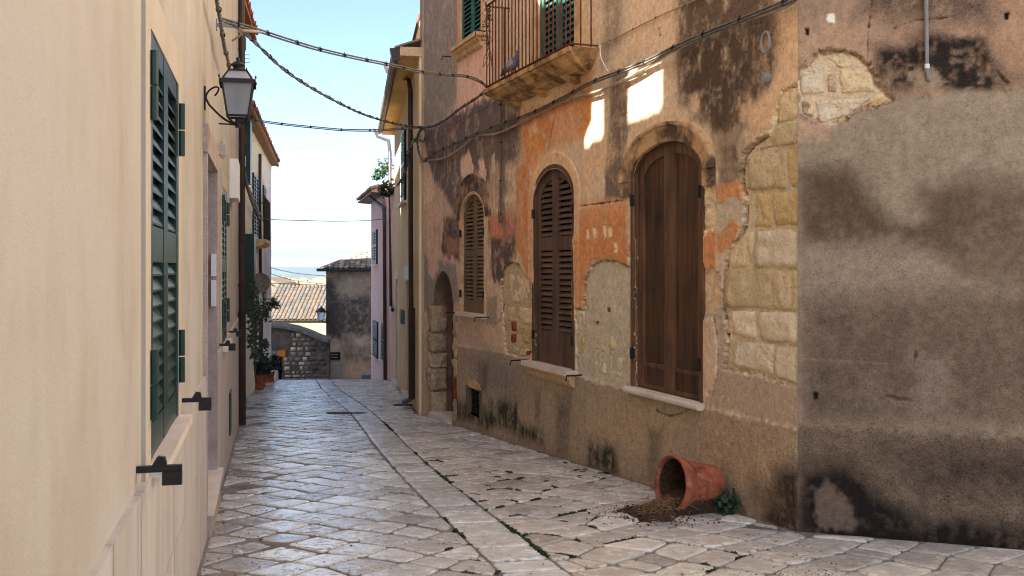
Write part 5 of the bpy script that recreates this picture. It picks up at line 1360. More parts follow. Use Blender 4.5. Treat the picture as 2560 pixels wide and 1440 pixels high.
# ---------------------------------------------------------------- ochre house on the right, beyond the old one
YT = YW.pt; YE = 5.14; YL = YW.s_y(27.2)
yel = thing('house', YT(4, 0, G(21)), 'tall ochre house with amber-lit eaves, gutter and two brown drainpipes', 'house')
yd = [(*sorted((YW.hit(1017, 900)[0], YW.hit(1027, 900)[0])), -2.2, YW.hit(1022, 702)[1]), (*sorted((YW.hit(990.5, 900)[0], YW.hit(994.5, 900)[0])), -2.2, YW.hit(992, 697)[1])]
mb = MB(); wall_rects(mb, YW, -0.2, YL, -2.2, YE, yd, 0.22); house_back(mb, YW, -0.2, YL, -2.2, YE, 6.5); obj('wall', mb, MT['yellow'], yel)
for a, b, c, d in yd:
    obj('door', MB().box(YT, a, b, -0.24, -0.2, c, d), M('grey_door', (150, 142, 142), (132, 124, 124), bst=0.1), yel)
    obj('door_surround', MB().box(YT, a - 0.14, a, -0.02, 0.02, c, d + 0.16).box(YT, b, b + 0.14, -0.02, 0.02, c, d + 0.16).box(YT, a, b, -0.02, 0.0198, d, d + 0.16), MT['marble'], yel)
    yy = YT(a, 0, 0).y; obj('doorstep', MB().box(YT, a - 0.12, b + 0.12, -0.2, 0.12, G(yy) - 0.5, G(yy) + 0.08), MT['marble'], yel)
box_on('marble_tablet', YW, 1014, 1029, 663, 697, 0.0, 0.04, MT['white'], yel); box_on('meter_box', YW, 1008, 1012, 775, 808, 0.0, 0.08, MT['bluegrey'], yel)
obj('soffit', MB().box(YT, -0.18, YL, 0.0, 0.30, YE - 0.03, YE), MT['soffit'], yel)
obj('fascia', MB().box(YT, -0.2, YL, 0.30, 0.33, YE - 0.05, YE + 0.12).box(YT, -0.23, -0.2, -0.6, 0.33, YE - 0.03, YE + 0.12), M('cream_fascia', (222, 200, 166), None, bst=0.1), yel)
mb = MB(); mb.tube([YT(-0.15, 0.40, YE + 0.05), YT(YL, 0.40, YE + 0.05)], 0.07, 8); gt = obj('gutter', mb, MT['gutter'], yel)
obj('hopper', MB().prism(lambda a, o, c: YT(-0.2 + o, 0.36 + a, c), [(-0.08, YE + 0.1), (0.14, YE + 0.1), (0.10, YE - 0.08), (-0.04, YE - 0.08)], 0, 0.2), MT['brownpipe'], gt)
mb = MB(); mb.prism(lambda a, o, c: YT(o, a, c), [(0.42, YE + 0.13), (-3.5, YE + 1.5), (-3.5, YE + 1.4), (0.42, YE + 0.1)], -0.22, YL); obj('roof', mb, MT['tile'], yel)
# gable behind the eave: pale wall with brown verge
ga = Wall((-1.75, 18.6), (1.0, 0.0), (0, -1)); g1, g2, g3 = ga.hit(1027, 128), ga.hit(1050, 35), ga.hit(1075, 128)
obj('gable', MB().prism(ga.pt, [g1, (g3[0], g1[1]), (g3[0], g2[1] + 1.0), g2], -0.2, 0), MT['yellow'], yel)
obj('verge', MB().tube([ga.pt(g1[0], 0, g1[1]), ga.pt(g2[0], 0, g2[1])], 0.03, 5), MT['rust'], yel)
pipe(YW, [(1004, 165, 0.38), (1006, 180, 0.34), (1018, 192, 0.22), (1034, 202, 0.09), (1037, 225, 0.08), (1038, 600, 0.08), (1040, 995, 0.08)], 0.045, MT['brownpipe'], yel)
pipe(YW, [(1040, 770, 0.08), (1040.5, 995, 0.08), (1033, 1004, 0.16)], 0.06, MT['brownpipe'], yel, 'pipe_shoe')
pipe(YW, [(962, 325, 0.36), (966, 342, 0.3), (980, 352, 0.1), (981, 380, 0.07), (984, 765, 0.07), (988, 775, 0.07)], 0.05, MT['brownpipe'], yel)
shutter_on(YW, 1009, 1016, 330, 505, MT['green'], yel, 0.08, -0.06)
box_on('sill', YW, 1007, 1018, 507, 513, 0.0, 0.12, MT['marble'], yel)

# ---------------------------------------------------------------- pink house
PT = PW.pt; PL = PW.s_y(34.2); PE = PW.hit(930, 505)[1]
pnk = thing('house', PT(3, 0, G(30)), 'pale pink house with green shutters and a planted roof terrace', 'house')
mb = MB(); wall_rects(mb, PW, -0.5, PL, -3.2, PE, [], 0.2); house_back(mb, PW, -0.5, PL, -3.2, PE, 6); obj('wall', mb, MT['pink'], pnk)
mb = MB(); mb.prism(lambda a, o, c: PT(o, a, c), [(0.42, PE + 0.0), (0.42, PE + 0.05), (-0.4, PE + 0.35), (-0.4, PE), (0, PE - 0.03)], 2.2, PL + 0.45); obj('roof', mb, MT['tile'], pnk)
tile_roof(pnk, PT(2.2, 0.44, PE + 0.06), Vector((PW.d.x, PW.d.y, 0)), Vector((-PW.n.x, -PW.n.y, 0.37)), int((PL + 0.45 - 2.2) / 0.22), 2, 0.22, 0.4, [MT['tile']], rt)
obj('parapet', MB().box(PT, 1.0, 5.5, -0.65, -0.45, PE, PE + 0.85), MT['pink'], pnk)
for u0, u1, v0, v1 in ((935.5, 944.5, 575, 660), (936, 946, 803, 892), (956.5, 964, 808, 900)):
    shutter_on(PW, u0, u1, v0, v1, MT['green'], pnk, 0.09, -0.06); box_on('sill', PW, u0 - 1, u1 + 1, v1 + 1, v1 + 4, 0.0, 0.12, MT['marble'], pnk)
pipe(PW, [(952, 492, 0.35), (956, 505, 0.2), (966, 520, 0.07), (967, 560, 0.07), (969, 950, 0.07)], 0.055, MT['brownpipe'], pnk)

# ---------------------------------------------------------------- sooty house at the end of the street
def front(y, k=0.0, x=-9.0): return Wall((x, y), (1.0, k), (0, -1))
DW = front(40.0, -0.06, -7.472); DT = DW.pt
drk = thing('house', DT(2, 0, G(40)), 'sooty grey brown house with lichened tile roof at the end of the street', 'house')
DE = DW.hit(870, 676)[1]
PD = Paint(DW, 0.0, 4.6, -5.6, DE, 0.045, (150, 126, 104))
PD.area([(800, 700), (940, 700), (940, 850), (870, 840), (800, 845)], (62, 54, 52), 0.95, soft=0.25, amp=0.5, g=0.9, mott=0.3)
PD.area([(800, 690), (860, 690), (850, 850), (800, 850)], (48, 42, 42), 0.8, soft=0.3, amp=0.4, g=0.9)
PD.area([(840, 700), (930, 700), (930, 745), (850, 740)], (140, 122, 104), 0.7, soft=0.3, amp=0.4)
PD.area([(815, 905), (860, 910), (855, 1000), (815, 1000)], (132, 122, 112), 0.9, soft=0.15, amp=0.2)
PD.area([(850, 860), (935, 860), (935, 920), (860, 915)], (100, 84, 70), 0.7, soft=0.2, amp=0.4, mott=0.5)
PD.area([(865, 900), (920, 910), (915, 980), (860, 980)], (186, 146, 96), 0.6, soft=0.25, amp=0.4, mott=0.4)
PD.vary(); PD.build('wall', drk)
mb = MB(); house_back(mb, DW, 0, 4.6, -5.6, DE, 6.0, False); obj('rear_wall', mb, MT['sooty'], drk)
mb = MB(); mb.prism(lambda a, o, c: DT(a, o, c), [(-0.2, DE), (4.8, DE), (4.8, DE + 0.04), (-0.2, DE + 0.04)], -6, 0.22); obj('roof', mb, MT['tile_grey'], drk)
obj('gutter', MB().tube([DT(-0.3, 0.28, DE + 0.02), DT(4.6, 0.28, DE + 0.02)], 0.06, 6), MT['black'], drk)
tile_roof(drk, DT(-0.2, 0.25, DE + 0.06), Vector((DW.d.x, DW.d.y, 0)), Vector((0.62, 0.9, 0.30)), 22, 8, 0.22, 0.34, [MT['tile_grey'], MT['tile']], rt)
mb = MB(); mb.add([DT(-0.2, 0.24, DE + 0.045), DT(4.7, 0.24, DE + 0.045), DT(6.4, -2.3, DE + 0.85), DT(1.6, -2.3, DE + 0.85)], [(0, 1, 2, 3)]); obj('roof_deck', mb, MT['tile_grey'], drk)
box_on('wall_sign', DW, 823, 851, 880, 899, 0.0, 0.05, MT['plaque'], drk)
mb = MB()
for k, (x0, x1, zz) in enumerate(((829, 836, 885), (838, 845, 885), (828, 846, 892))):
    a0, z0 = DW.hit(x0, zz); a1, z1_ = DW.hit(x1, zz + 2.2); mb.box(DT, a0, a1, 0.05, 0.056, z1_, z0)
obj('sign_lines', mb, MT['pvc'], drk)
box_on('cabinet', DW, 907, 927, 937, 965, 0.0, 0.2, MT['bluegrey'], drk)
# small lantern on its corner
s0, zz0 = DW.hit(812, 790)
l2 = thing('wall_lantern', DT(0, 0.1, zz0), 'small dark lantern on the corner of the sooty end house', 'lantern')
c = DT(s0 - 0.10, 0.18, zz0 + 0.05); mb = MB(); mb.tube([DT(0.05, 0, zz0 - 0.25), c + Vector((0, 0, -0.28))], 0.02, 5); mb.lathe(Matrix.Translation(c), [(0.09, -0.22), (0.1, -0.2)], 4); mb.lathe(Matrix.Translation(c), [(0.24, 0.12), (0.22, 0.15), (0.1, 0.27), (0.05, 0.3), (0.0, 0.38)], 4); obj('lantern_roof', mb, MT['black'], l2)
obj('pane', MB().lathe(Matrix.Translation(c), [(0.11, -0.2), (0.2, 0.12)], 4), MT['glass'], l2)

# rubble wall with a dark doorway
SWL = front(38.6, 0.03, -9.75); ST = SWL.pt
rub = thing('stone_wall', ST(1, 0, G(38.6)), 'low rubble stone wall with dark doorway at the end of the street', 'wall')
top = [SWL.hit(u, v) for u, v in ((672, 812), (700, 815), (740, 822), (770, 832), (800, 845), (822, 852))]
dr0, dr1 = SWL.hit(679, 900)[0], SWL.hit(705, 900)[0]; drz = SWL.hit(690, 890)[1]
mb = MB(); b_ = -6.0
mb.prism(ST, [(dr1, b_), (top[-1][0], b_)] + [p for p in top[::-1] if p[0] > dr1] + [(dr1, SWL.hit(705, 816)[1])], -0.4, 0.0)
mb.prism(ST, [(-2.5, drz), (dr1, drz), (dr1, SWL.hit(705, 816)[1]), (top[0][0], top[0][1]), (-2.5, top[0][1])], -0.4, 0.0)
mb.box(ST, -2.5, dr0, -0.4, 0, b_, drz); obj('wall', mb, MT['rubble'], rub)
obj('doorway', MB().box(ST, dr0, dr1, -0.42, -0.4, b_, drz), MT['dark'], rub)
mb = MB(); T_ = [ST(s, 0.12, z + 0.02) for s, z in top]; T2_ = [ST(s, -0.5, z + 0.12) for s, z in top]; mb.strip(T_, T2_); mb.strip([p + Vector((0, 0, -0.1)) for p in T_], T_); obj('coping', mb, MT['tile_grey'], rub)
box_on('lintel', SWL, 678, 698, 877, 889, -0.1, 0.05, MT['stone_grey'], rub); box_on('orange_notice', SWL, 697, 714, 875, 891, 0.0, 0.06, MT['orange_sign'], rub)
z = SWL.hit(740, 965)[1]; r_ = random.Random(4); k = 0
while z < SWL.hit(740, 820)[1]:
    h = r_.uniform(0.10, 0.17); s = dr1 + 0.03 + r_.uniform(0, 0.1)
    while s < top[-1][0] - 0.1:
        w = r_.uniform(0.12, 0.30); tz = np.interp(s + w / 2, [p[0] for p in top], [p[1] for p in top])
        u_ = U0 + F * ST(s, 0, 0).x / ST(s, 0, 0).y
        if z + h < tz - 0.06 and not (z + h > drz and s < dr1 + 0.3) and r_.random() < (0.96 if u_ < 766 else 0.8) and k < 290:
            stone_block('stone', SWL, [(s, z), (s + w, z), (s + w - 0.02, z + h), (s + 0.01, z + h)], (SG if r_.random() < 0.75 else SP) if u_ < 760 + 14 * r_.random() else MT['rubble'], rub, 0.012 + 0.01 * r_.random(), seed=500 + k, n=3, wall=True); k += 1
        s += w + 0.02 + 0.04 * r_.random()
    z += h + 0.03

# sunlit roofs beyond
FR = front(56.0, 0.0, -14.4); e0 = FR.hit(676, 806); e1 = FR.hit(830, 800)
f1 = thing('house', (-12, 56, -6), 'low sandy house with a long sunlit barrel tile roof below the street', 'house')
zE = FR.hit(740, 802)[1]; zR = FR.hit(740, 742)[1] + 0.35
obj('wall', MB().box(FR.pt, e0[0] - 1, e1[0] + 2, -5, 0, -9, zE), MT['sunwall'], f1)
upv = Vector((0, 4.2, zR - zE + 0.15)); mb = MB(); mb.add([FR.pt(e0[0] - 1, 0.2, zE + 0.02), FR.pt(e1[0] + 2, 0.2, zE + 0.02), FR.pt(e1[0] + 2, -4.2, zR + 0.15), FR.pt(e0[0] - 1, -4.2, zR + 0.15), FR.pt(e1[0] + 2, -8, zE), FR.pt(e0[0] - 1, -8, zE)], [(0, 1, 2, 3), (3, 2, 4, 5)]); obj('roof', mb, MT['tile_rust'], f1)
tile_roof(f1, FR.pt(e0[0] - 0.6, 0.25, zE + 0.04), (1, 0, 0), upv, 21, 11, 0.235, 0.42, [MT['tile_old'], MT['tile_old'], MT['tile_rust']], rt)
F2 = front(78.0, 0.0, -19.6); g = [F2.hit(u, v) for u, v in ((676, 790), (676, 704), (698, 712), (702, 720), (770, 744), (840, 760), (840, 800))]
f2 = thing('house', (-18, 78, -6), 'sandy gabled house catching sun behind the long tile roof', 'house')
obj('wall', MB().prism(F2.pt, g, -6, 0), MT['sunwall'], f2)
mb = MB(); mb.prism(F2.pt, [F2.hit(670, 694), F2.hit(698, 708), F2.hit(704, 716), F2.hit(704, 719), F2.hit(690, 714), F2.hit(670, 704)], -6, 0.3); obj('roof', mb, MT['tile_rust'], f2)
box_on('window', F2, 708, 713, 722, 738, 0.0, 0.03, MT['green'], f2)
# far town on the ridge
rr = random.Random(11)
for i in range(16):
    y = rr.uniform(1080, 1240); u = 690 + 130 * i / 15.0 + rr.uniform(-4, 4); v = rr.uniform(702, 716) if i % 3 else rr.uniform(728, 742)
    x = (u - U0) / F * y; z = CZ + (V0 - v) / F * y; w, h = rr.uniform(4, 9), rr.uniform(4, 7)
    side = 'left' if u < 740 else 'right'
    t = thing('far_house', (x, y, z - 6), 'tiny pale house on the hazy far ridge', 'house', 'houses on the far ridge')
    obj('wall', MB().box(XYZ, x - w, x + w, y, y + 8, z - 12, z + h * 0.5), MT['sunwall'], t)
    obj('roof', MB().prism(lambda a, o, c: Vector((a, y + o, c)), [(x - w - 0.4, z + h * 0.5), (x + w + 0.4, z + h * 0.5), (x, z + h * 0.5 + 2.2)], -0.4, 8.4), MT['tile_orange'], t)
mb = MB()
for i in range(2600):
    y = rr.uniform(1000, 1330); x = rr.uniform(-0.26, -0.16) * y
    zt_ = -42 + math.exp(-((y - 1250) / 170.0) ** 2) * (20 + 9 * math.sin(x * 0.011 + 1.0) + 5 * math.sin(x * 0.031))
    r = rr.uniform(2.0, 4.5); a = rr.uniform(0, 6.3)
    mb.add([(x + r * math.cos(a + j * 2.1), y + r * math.sin(a + j * 2.1), zt_ + rr.uniform(0, 2)) for j in range(3)] + [(x + rr.uniform(-1, 1), y, zt_ + r * 1.9)], [(0, 1, 3), (1, 2, 3), (2, 0, 3)])
obj('far_woodland', mb, MT['leaf'], label='hazy blue green woodland on the far ridge', cat='trees', kind='stuff')

# ---------------------------------------------------------------- cables
def smooth(pts, n=8):
    pts = [Vector(p) for p in pts]; out = []
    for i in range(len(pts) - 1):
        p0, p1, p2, p3 = pts[max(0, i - 1)], pts[i], pts[i + 1], pts[min(len(pts) - 1, i + 2)]
        for k in range(n):
            t = k / n
            out.append(0.5 * ((2 * p1) + (p2 - p0) * t + (2 * p0 - 5 * p1 + 4 * p2 - p3) * t * t + (3 * p1 - p0 - 3 * p2 + p3) * t * t * t))
    return out + [pts[-1]]
def on(W, pts, o): return [W.pt(h[0], p[2] if len(p) > 2 else o, h[1]) for p in pts for h in [W.hit(p[0], p[1], p[2] if len(p) > 2 else o)]]
def cable(pts, r, mat, label, strands=1, twist=0.35, clips=0.0, group=None, name='cable', grey_clip='clip'):
    c = smooth(pts, 10); mb = MB(); ph = 0.0
    if strands == 1: mb.tube(c, r, 6)
    else:
        acc = [0.0]
        for a, b in zip(c[:-1], c[1:]): acc.append(acc[-1] + (b - a).length)
        for k in range(strands):
            q = []
            for p, l in zip(c, acc):
                a = 2 * math.pi * (l / twist + k / strands) if twist else 2 * math.pi * k / strands + 1.2
                q.append(p + Vector((r * 0.9 * math.cos(a) * 0.5, r * 0.9 * math.cos(a) * 0.8, r * 1.0 * math.sin(a))))
            mb.tube(q, r * 0.72, 5)
    root = obj(name, mb, mat, None, label, 'cable', group, base=c[0], smooth=True)
    if clips:
        acc = 0.0; nxt = clips * 0.5
        for a, b in zip(c[:-1], c[1:]):
            acc += (b - a).length
            if acc > nxt:
                nxt += clips; d = (b - a).normalized() * 0.012
                m2 = MB(); m2.tube([a - d * 0.6, a + d * 0.6], r * (1.35 if strands == 1 else 1.75), 6); m2.ball(a + Vector((0, 0, r * 1.9)), r * 0.6, 5, 4); obj('clip', m2, MT[grey_clip], root)
    return root
cable(on(RW, [(2010, -14), (1960, 6), (1850, 50), (1720, 103), (1600, 160), (1480, 206), (1420, 238), (1330, 283), (1250, 312), (1180, 340), (1110, 372), (1062, 400)], 0.075), 0.015, MT['cable'], 'grey twin cable clipped diagonally across the old plaster front', 2, 0.0, 0.55)
cable(on(RW, [(2000, -8), (1960, 18), (1880, 45), (1800, 74), (1700, 118), (1600, 178), (1500, 226), (1410, 252), (1300, 308), (1240, 334), (1190, 340), (1150, 372), (1110, 395), (1052, 404)], 0.05), 0.016, MT['cable_pale'], 'pale conduit sagging just below the twin cable on the old front')
cable(on(RW, [(1500, 112), (1560, 84), (1640, 44), (1720, 8), (1780, -20)], 0.02), 0.007, MT['cable_pale'], 'thin pale wire rising right from the balcony corner', 1, 0, 0.5)
cable(on(RW, [(1500, 112, 0.04), (1502, 140, 0.05), (1512, 165, 0.06), (1520, 178, 0.07)], 0.05), 0.006, MT['white'], 'short white wire hanging from the balcony corner to the twin cable')
cable(on(RW, [(1234, 212, 0.30), (1190, 246, 0.2), (1150, 272, 0.12), (1110, 302, 0.1), (1080, 316, 0.1), (1052, 319, 0.1)], 0.1), 0.014, MT['cable'], 'twisted grey cable bundle sagging from the balcony to the house corner', 3, 0.3, 0.5)
cable(on(RW, [(1250, 246), (1215, 268), (1170, 290), (1135, 308)], 0.02), 0.006, MT['cable'], 'thin strand standing in for the shadow line below the sagging bundle')  # added strand imitates a shadow line on the plaster
vc = cable(on(RW, [(1246, 225, 0.1), (1250, 250, 0.04), (1252, 300, 0.03), (1252, 400, 0.03), (1251, 520, 0.03), (1256, 540, 0.05), (1250, 555, 0.06), (1246, 530, 0.05)], 0.03), 0.013, MT['cable'], 'vertical grey cable dropping below the balcony to a loop', 2, 0.0, 0.5)
# knot of cables at the far corner of the old house
cable(on(RW, [(1052, 319), (1046, 345), (1058, 352), (1066, 335), (1056, 322), (1044, 340), (1046, 375), (1056, 398), (1064, 402)], 0.09), 0.018, MT['cable'], 'coiled knot of cables at the far corner of the old house', 2, 0.2)
yp = YW.pt
pts = on(RW, [(1052, 322), (1044, 345)], 0.1) + on(YW, [(1030, 358, 0.2), (1020, 385, 0.12), (1016, 420, 0.1), (1000, 455, 0.1), (985, 468, 0.15), (975, 470, 0.2)], 0.1)
cable(pts, 0.018, MT['cable'], 'grey cable drooping along the ochre house front', 2, 0.3, 0.6)
# spans over the street
def span(a, b, px):
    """from point a to point b, following photo positions with depth running evenly between the ends"""
    a, b = Vector(a), Vector(b); n = len(px) + 1; out = [a]
    for i, (u, v) in enumerate(px):
        t = (u - px[0][0] + 40) / (px[-1][0] - px[0][0] + 80); y = 1.0 / ((1 - t) / a.y + t / b.y)
        out.append(Vector(((u - U0) / F * y, y, CZ + (V0 - v) / F * y)))
    return out + [b]
lsA = LW.hit(552, 48, 0.08); LA = LW.pt(lsA[0], 0.08, lsA[1])
RA = on(RW, [(1240, 236)], 0.1)[0]; RB = on(RW, [(1052, 318)], 0.1)[0]
cable(span(LA, RA, [(600, 62), (640, 74), (720, 100), (800, 124), (900, 147), (980, 163), (1050, 179), (1110, 187), (1160, 190), (1200, 204)]), 0.012, MT['cable'], 'highest grey cable spanning the street from the cream house to the balcony', 2, 0.0, 0.42)
cable(span(LA, RB, [(590, 65), (640, 108), (700, 165), (760, 208), (830, 248), (900, 282), (960, 302), (1010, 314)]), 0.012, MT['cable'], 'dark twisted cable sagging across the street below the highest one', 2, 0.5, 0.5)
lsB = L2.hit(604, 297, 0.15); LB = L2.pt(lsB[0], 0.15, lsB[1])
cable(span(LB, RB, [(650, 303), (720, 312), (800, 320), (860, 325), (940, 326), (1000, 322)]), 0.014, MT['cable'], 'nearly level grey cable crossing the street beside the lantern', 2, 0.0, 0.6)
lsC = L2.hit(646, 546, 0.3); LC = L2.pt(lsC[0], 0.3, lsC[1]); RC = on(PW, [(966, 545)], 0.1)[0]
cable(span(LC, RC, [(680, 549), (750, 551), (830, 553), (900, 552), (945, 549)]), 0.009, MT['cable'], 'single thin wire crossing the street to the pink house', 1, 0, 2.5)
lsD = L2.hit(676, 668, 0.05); LD = L2.pt(lsD[0], 0.05, lsD[1])
for (v1, v2, lab) in ((668, 688, 'upper thin wire reaching the sooty end house'), (683, 708, 'middle thin wire reaching the sooty end house'), (708, 712, 'lowest thin wire reaching the sooty end house')):
    b_ = on(DW, [(818, v2 + 2)], 0.05)[0]; a_ = L2.pt(L2.hit(676, v1, 0.05)[0], 0.05, L2.hit(676, v1, 0.05)[1])
    cable(span(a_, b_, [(700, v1 + (v2 - v1) * 0.35), (740, v1 + (v2 - v1) * 0.75), (780, v1 + (v2 - v1) * 0.95)]), 0.010, MT['cable'], lab)
# bundle and bracket on the cream house
cable(on(LW, [(541, -10), (546, 20), (553, 60), (557, 90), (563, 125), (570, 150), (576, 190)], 0.09), 0.014, MT['cable'], 'thick twisted cable bundle running down the cream wall above the lantern', 3, 0.25, 0.7)
cable([LW.pt(LW.hit(556, 100)[0], 0.1, LW.hit(556, 100)[1]), LW.pt(LW.hit(552, 85)[0], 0.2, LW.hit(552, 82)[1]), span(LA, RA, [(600, 62), (640, 80), (1200, 204)])[1] + Vector((0, 0, -0.05)), span(LA, RA, [(600, 62), (650, 80), (1200, 204)])[2]], 0.013, MT['cable_pale'], 'pale looped cable leaving the cream wall beside the bracket')
sB, zB = LW.hit(540, 62); br = thing('cable_bracket', LW.pt(sB, 0, zB), 'small grey steel cable bracket on the cream wall above the lantern', 'bracket')
obj('arm', MB().box(lambda a, o, c: LW.pt(sB + a, o, zB + c), -0.015, 0.015, 0, 0.24, -0.015, 0.015), MT['pvc'], br); obj('mount', MB().box(lambda a, o, c: LW.pt(sB + a, o, zB + c), -0.03, 0.03, 0, 0.012, -0.05, 0.05), MT['pvc'], br)
cable(on(L2, [(602, 330), (604, 380), (606, 410), (612, 440), (622, 480), (636, 520), (648, 545)], 0.12), 0.03, MT['cable'], 'cable bundle drooping along the whitewashed house front', 3, 0.4)

# ---------------------------------------------------------------- flower pot lying on its side, soil, weeds
rimc = ground_at(1682, 1282)
R1, Lp = 0.233, 0.43
ax = Vector((-0.909, -0.416, 0.0)).normalized(); ax = (ax + Vector((0, 0, 0.13))).normalized()
pc = Vector((rimc.x, rimc.y, rimc.z + R1 * 0.985)) + Vector((-0.02, 0.02, 0))
zax = ax; xax = Vector((0, 0, 1)).cross(zax).normalized(); yax = zax.cross(xax)
PM = Matrix.Translation(pc) @ Matrix((xax, yax, zax)).transposed().to_4x4()      # local z points out of the mouth
pot = thing('flower_pot', (pc.x, pc.y, rimc.z), 'terracotta flower pot lying on its side against the old wall', 'flower pot')
prof = [(0.0, -Lp), (0.155, -Lp), (0.166, -Lp + 0.015), (0.178, -Lp + 0.09), (0.184, -0.2), (0.188, -0.135), (0.200, -0.125), (0.202, -0.11), (0.208, -0.10), (0.211, -0.085), (0.219, -0.078), (0.228, -0.06), (0.234, -0.02), (0.231, -0.003), (0.224, 0.0), (0.212, -0.004), (0.205, -0.03), (0.185, -0.09), (0.165, -Lp + 0.05), (0.14, -Lp + 0.025), (0.0, -Lp + 0.025)]
obj('body', MB().lathe(PM, prof, 56), MT['pot'], pot, smooth=True)
mb = MB(); mb.lathe(PM, [(0.203, -0.035), (0.183, -0.095), (0.163, -Lp + 0.055), (0.137, -Lp + 0.03), (0.0, -Lp + 0.03)], 40); obj('soil_lining', mb, MT['soil'], pot, smooth=True)
for a0 in (100, 140, 176, 215, 255, 295, 335, 20, 60):
    a = math.radians(a0); mb = MB(); rad = 0.186
    base_ = Matrix.Rotation(a, 4, 'Z') @ Matrix.Translation((rad, 0, -0.215)) @ Matrix.Rotation(math.radians(90), 4, 'Y')
    for k in range(6):
        t = math.pi * (k / 5.0) ; cx, cy = 0.026 * math.cos(t), 0.026 * math.sin(t) - 0.005
        m2 = MB(); m2.ball((0, 0, 0), (0.017, 0.0075, 0.008), 8, 5)
        Mx = PM @ base_ @ Matrix.Translation((cx, cy, 0)) @ Matrix.Rotation(t, 4, 'Z'); mb.add([Mx @ Vector(v) for v in m2.v], m2.f)
    m2 = MB(); m2.ball((0, 0, 0), (0.009, 0.022, 0.008), 8, 5); Mx = PM @ base_ @ Matrix.Translation((0, -0.02, 0)); mb.add([Mx @ Vector(v) for v in m2.v], m2.f)
    obj('rosette', mb, MT['pot'], pot, smooth=True)
# spilled soil: inside the pot and a fan in front of the mouth
rs = random.Random(9)
mouth = Vector((pc.x, pc.y, 0)); od = Vector((ax.x, ax.y, 0)).normalized(); sd_ = Vector((-od.y, od.x, 0))
mb = MB(); ni, nj = 46, 40
for i in range(ni + 1):
    a = -0.32 + 0.80 * i / ni                          # along the mouth direction, from inside outwards
    half = 0.165 if a < 0 else 0.165 + 0.16 * min(1, a / 0.22) - 0.12 * max(0, a - 0.25) / 0.23
    for j in range(nj + 1):
        b = (j / nj * 2 - 1) * half
        p = mouth + od * a + sd_ * (b + 0.05 * max(0, a)) ; gz = G(p.y)
        if a < 0: h = 0.10 + 0.09 * (-a / 0.3) + 0.02 * math.cos(b * 9)
        else: h = max(-0.01, 0.12 * (1 - a / 0.40) ** 1.4 if a < 0.40 else -0.01) * max(0.0, 1 - (b / half) ** 2)
        h += 0.035 * (float(fbm(np.array(p.x * 22), np.array(p.y * 22), 4)) - 0.5) * (1 if h > 0.005 else 0.5) + 0.004
        if abs(b) >= half * 0.97 or a > 0.47: h = -0.02
        mb.v.append((p.x, p.y, gz + h))
w = nj + 1; mb.f = [(i * w + j, i * w + j + 1, (i + 1) * w + j + 1, (i + 1) * w + j) for i in range(ni) for j in range(nj)]
so = obj('spilled_soil', mb, MT['soil'], None, 'heap of dry brown soil spilling from the fallen flower pot', 'soil', kind='stuff', base=(pc.x, pc.y, rimc.z), smooth=False)
mb = MB()
for i in range(190):                                   # dead stems
    a = rs.gauss(0.14, 0.13); b = rs.gauss(0.05, 0.11); p = mouth + od * a + sd_ * b; h = max(0.006, 0.11 * (1 - max(0, a) / 0.42)) if a < 0.42 else 0.006
    h *= max(0.15, 1 - (b / 0.28) ** 2)
    p = Vector((p.x, p.y, G(p.y) + h + 0.008)); d = Vector((rs.uniform(-1, 1), rs.uniform(-1, 1), rs.uniform(-0.25, 0.35))).normalized() * rs.uniform(0.03, 0.085)
    mb.tube([p - d, p + Vector((rs.uniform(-0.01, 0.01), rs.uniform(-0.01, 0.01), 0.012)), p + d + Vector((0, 0, -0.01))], rs.uniform(0.001, 0.0022), 4)
obj('dead_stems', mb, MT['straw'], so, kind='stuff')
mb = MB()
for i in range(420):                                   # crumbs
    a = rs.gauss(0.2, 0.2); b = rs.gauss(0.06, 0.2); p = mouth + od * a + sd_ * b
    r = rs.uniform(0.003, 0.008) * (1.7 if rs.random() < 0.06 else 1)
    h = max(0.0, 0.11 * (1 - abs(a) / 0.42)) * max(0, 1 - (b / 0.24) ** 2) if -0.1 < a < 0.42 else 0
    mb.ball((p.x, p.y, G(p.y) + h + r * 0.7 + 0.004), (r, r * 1.3, r * 0.8), 5, 3)
obj('crumbs', mb, MT['soil'], so, kind='stuff')

def plant(mb_l, mb_s, base, h, spread, n, leaf, rs, droop=0.2):
    for i in range(n):
        a = rs.uniform(0, 6.28); r = spread * math.sqrt(rs.random()); tip = Vector(base) + Vector((r * math.cos(a), r * math.sin(a), h * rs.uniform(0.3, 1.0)))
        mid = (Vector(base) + tip) / 2 + Vector((0, 0, h * 0.12)); mb_s.tube([base, mid, tip], 0.003, 4)
        for k in range(7):
            t = rs.uniform(0.3, 1.0); c = Vector(base).lerp(tip, t) + Vector((rs.gauss(0, leaf), rs.gauss(0, leaf), rs.gauss(0, leaf)))
            u = Vector((rs.uniform(-1, 1), rs.uniform(-1, 1), rs.uniform(-0.5, 0.5))).normalized(); n_ = Vector((rs.uniform(-0.7, 0.7), rs.uniform(-1, 0.2), rs.uniform(0.2, 1))).normalized()
            v = n_.cross(u).normalized(); u = v.cross(n_); L = leaf * rs.uniform(0.7, 1.3)
            mb_l.add([c - u * L, c - u * L * 0.35 + v * L * 0.5, c + u * L * 0.5 + v * L * 0.42, c + u * L, c + u * L * 0.5 - v * L * 0.42, c - u * L * 0.35 - v * L * 0.5], [(0, 1, 2, 3), (0, 3, 4, 5)])
def herb(name, base, h, spread, n, leaf, label, cat, seed, mat='leaf2', group=None):
    t = thing(name, base, label, cat, group); a, b = MB(), MB(); plant(a, b, Vector(base), h, spread, n, leaf, random.Random(seed))
    obj('foliage', a, MT[mat], t); obj('stems', b, MT['stem'], t); return t
